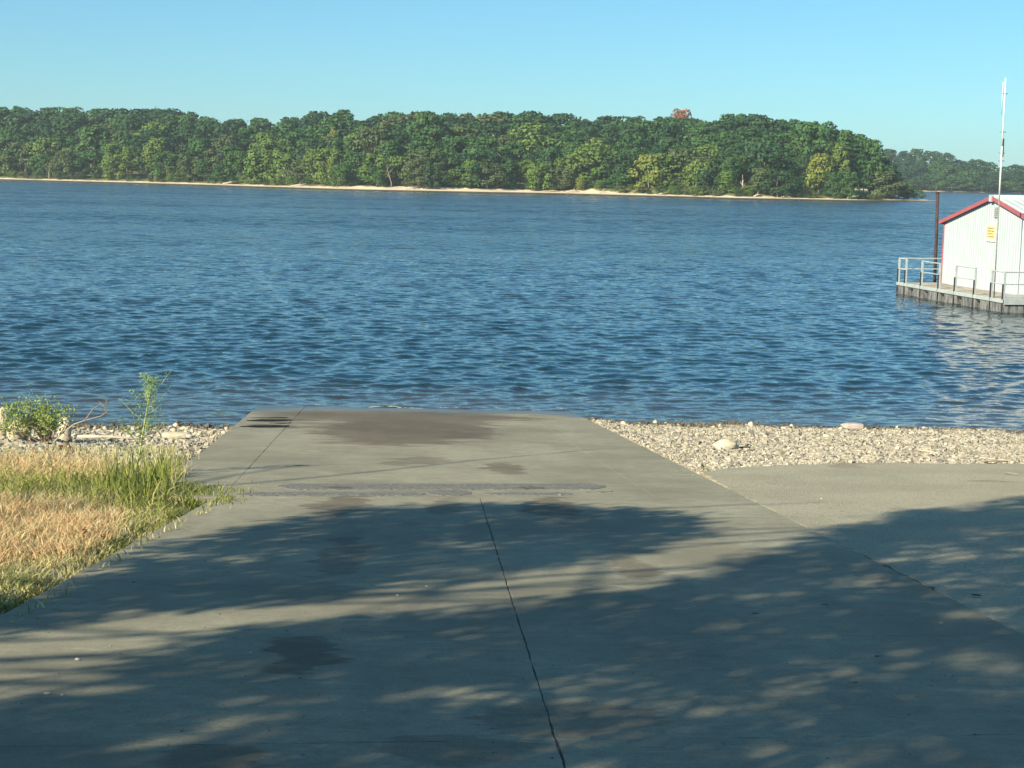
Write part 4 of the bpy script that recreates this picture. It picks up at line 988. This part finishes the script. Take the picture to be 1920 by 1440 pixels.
# ------------------------------------------------------------------ shade trees up the slope, left behind the camera
SH = [(-60, 1135), (60, 1125), (130, 1108), (240, 1045), (330, 1015), (430, 1000), (600, 962), (640, 948), (760, 950), (900, 944), (1060, 950), (1180, 955), (1330, 975), (1400, 990), (1300, 1005), (1240, 1035), (1000, 1072), (900, 1084), (780, 1098), (650, 1112), (420, 1135), (250, 1150), (100, 1170), (-60, 1200)]
SH2 = [(-60, 1330), (150, 1300), (250, 1225), (400, 1205), (560, 1170), (850, 1155), (1010, 1128), (1160, 1105), (1280, 1085), (1350, 1060), (1500, 1012), (1580, 985), (1700, 962), (1800, 945), (1960, 928), (2300, 900), (2300, 1700), (-300, 1900), (-300, 1360)]
LIT = [([(1420, 950), (1600, 975), (1520, 1022), (1370, 1070), (1220, 1112), (1010, 1136), (850, 1156), (600, 1174), (420, 1194), (250, 1230), (60, 1300), (-60, 1300), (-60, 1200), (200, 1155), (300, 1146), (650, 1108), (900, 1078), (1000, 1066), (1230, 1028), (1290, 1000), (1330, 975)], .02), ([(1040, 1310), (1250, 1298), (1440, 1300), (1420, 1330), (1250, 1345), (1060, 1350)], .25), ([(0, 1400), (220, 1380), (430, 1345), (620, 1340), (560, 1370), (300, 1410), (0, 1440)], .3),
       ([(520, 1320), (700, 1290), (720, 1310), (560, 1345)], .5), ([(330, 1260), (480, 1235), (500, 1245), (360, 1275)], .3), ([(1700, 1030), (1900, 1020), (1900, 1050), (1600, 1068)], .3), ([(1800, 1130), (1950, 1125), (1950, 1155), (1800, 1160)], .15),
       ([(1480, 1140), (1600, 1140), (1740, 1155), (1600, 1170), (1490, 1158)], .5), ([(1600, 1385), (1800, 1380), (1750, 1420), (1450, 1435)], .3), ([(1080, 1385), (1350, 1380), (1200, 1440), (1060, 1440)], .4)]
sh = np.random.default_rng(31)
gx = sh.uniform(-9, 9, 24000); gy = sh.uniform(1.5, 17.5, 24000)
ppx, ppy = project(gx, gy, plane_z(gx, gy))
k = inpoly(ppx, ppy, SH) | inpoly(ppx, ppy, SH2)
k &= ~((gy > 9) & (gx > 8.0))
k &= ~inpoly(ppx, ppy, [(0, 1205), (130, 1195), (200, 1215), (250, 1240), (120, 1300), (0, 1320)])
for poly, dens in LIT: k &= ~(inpoly(ppx, ppy, poly) & (sh.random(len(gx)) > dens))
gx, gy = gx[k], gy[k]; gz = plane_z(gx, gy)
keep = 2250; gx, gy, gz = gx[:keep], gy[:keep], gz[:keep]
hh = 4.6 + 2.6 * sh.random(len(gx)) ** 1.3 + .8 * np.sin(gx * .9 + 1) * np.sin(gy * .7) + sh.uniform(-.9, .9, len(gx)) + .12 * (gx + 3) + .3 * np.maximum(gx - 1, 0)
n2 = 1500; ex = sh.uniform(-12, 16, n2); ey = sh.uniform(-16, 1.5, n2)          # extra unseen leaf sprays added behind the camera to block sky light
gx = np.concatenate([gx, ex]); gy = np.concatenate([gy, ey]); gz = plane_z(gx, gy); hh = np.concatenate([hh, sh.uniform(5.5, 11, n2)])
SP = np.stack([gx, gy, gz], 1) + SUN[None] * (hh / SUN[2])[:, None]       # where each leafy spray hangs
def clear_of_view(P, m=90):
    f_ = P[:, 1] > .5; qx, qy = project(P[:, 0], np.maximum(P[:, 1], .5), P[:, 2])
    return ~(f_ & (qy > -m) & (qx > -m) & (qx < 1920 + m))
SP = SP[clear_of_view(SP, 220)]
TR = [np.array([-17.5, -6.5]), np.array([-8.5, -13.5]), np.array([-16.0, -1.0])]
names = ['big leafy shade tree left of the approach, its branches shading the pavement', 'leafy shade tree behind the approach on the upper slope', 'leafy shade tree nearest the lake on the left of the approach']
own = np.array([np.argmin([np.linalg.norm(q[:2] - t) for t in TR]) for q in SP])
wires = [[(400, 912), (560, 898), (720, 882), (900, 862), (1060, 848), (1110, 842), (1190, 840)], [(1190, 955), (1320, 950), (1440, 944), (1540, 940)], [(430, 893), (520, 878), (640, 870)], [(330, 890), (420, 884), (500, 874)]]
for ti, t in enumerate(TR):
    Q = SP[own == ti]
    if not len(Q): continue
    z0 = float(ground_z(t[0], t[1])); tree_o = empty('shade_tree', (t[0], t[1], z0), label=names[ti], category='tree')
    B = np.array([t[0], t[1], z0]); topz_ = Q[:, 2].mean() - .8
    trunk = [B + [0, 0, -.3], B + [.05, .05, 1.5], B + [.1, -.1, 3.5], np.array([t[0] + .2, t[1] + .1, topz_])]
    put('trunk', mesh('trunk', [tube([q - B for q in trunk], [.34, .27, .22, .15], 12)], M['bark'], True), tree_o)
    # limbs to cluster nodes, twigs to sprays
    nn = min(len(Q), max(6, len(Q) // 60)); nodes = Q[sh.choice(len(Q), nn, replace=False)] + [0, 0, -.3]
    for _ in range(3):
        a = np.argmin(((Q[:, None] - nodes[None]) ** 2).sum(-1), 1)
        nodes = np.array([Q[a == i].mean(0) + [0, 0, -.25] if (a == i).any() else nodes[i] for i in range(nn)])
    for i in range(nn):
        st_ = trunk[2] * .3 + trunk[3] * .7; e = nodes[i]; m1 = st_ + (e - st_) * .35 + [0, 0, .3] + sh.normal(size=3) * .4; m2 = st_ + (e - st_) * .7 + [0, 0, .15] + sh.normal(size=3) * .3
        put('limb', mesh('limb', [tube([q - B for q in (st_, m1, m2, e)], [.05, .034, .02, .010], 6)], M['bark'], True), tree_o)
    tw = [tube([nodes[a[j]] - B, (nodes[a[j]] + Q[j]) / 2 - B + [0, 0, .05], Q[j] - B], [.010, .007, .004], 3) for j in range(len(Q))]
    put('twigs', mesh('twigs', tw, M['bark']), tree_o, kind='stuff')
    n_l = 20
    C = (Q[:, None] + sh.normal(size=(len(Q), n_l, 3)) * [.14, .14, .07]).reshape(-1, 3)
    C = C[clear_of_view(C)]
    put('leaves', mesh('leaves', [leaf_quads(C - B, sh.uniform(.045, .085, len(C)), sh, .62)], M['leaf_shade']), tree_o, kind='stuff')
    if ti == 0:
        for wpts in wires:
            P = []
            for q in wpts:
                g_ = on_plane(*q); hq = 7.6; P.append(g_ + SUN * (hq / SUN[2]))
            st_ = Q[np.argmin(np.linalg.norm(Q - P[0], axis=1))]
            put('limb', mesh('limb', [tube([q - B for q in [st_] + P], list(np.linspace(.035, .012, len(P) + 1)), 5)], M['bark'], True), tree_o)
print('trees', count)
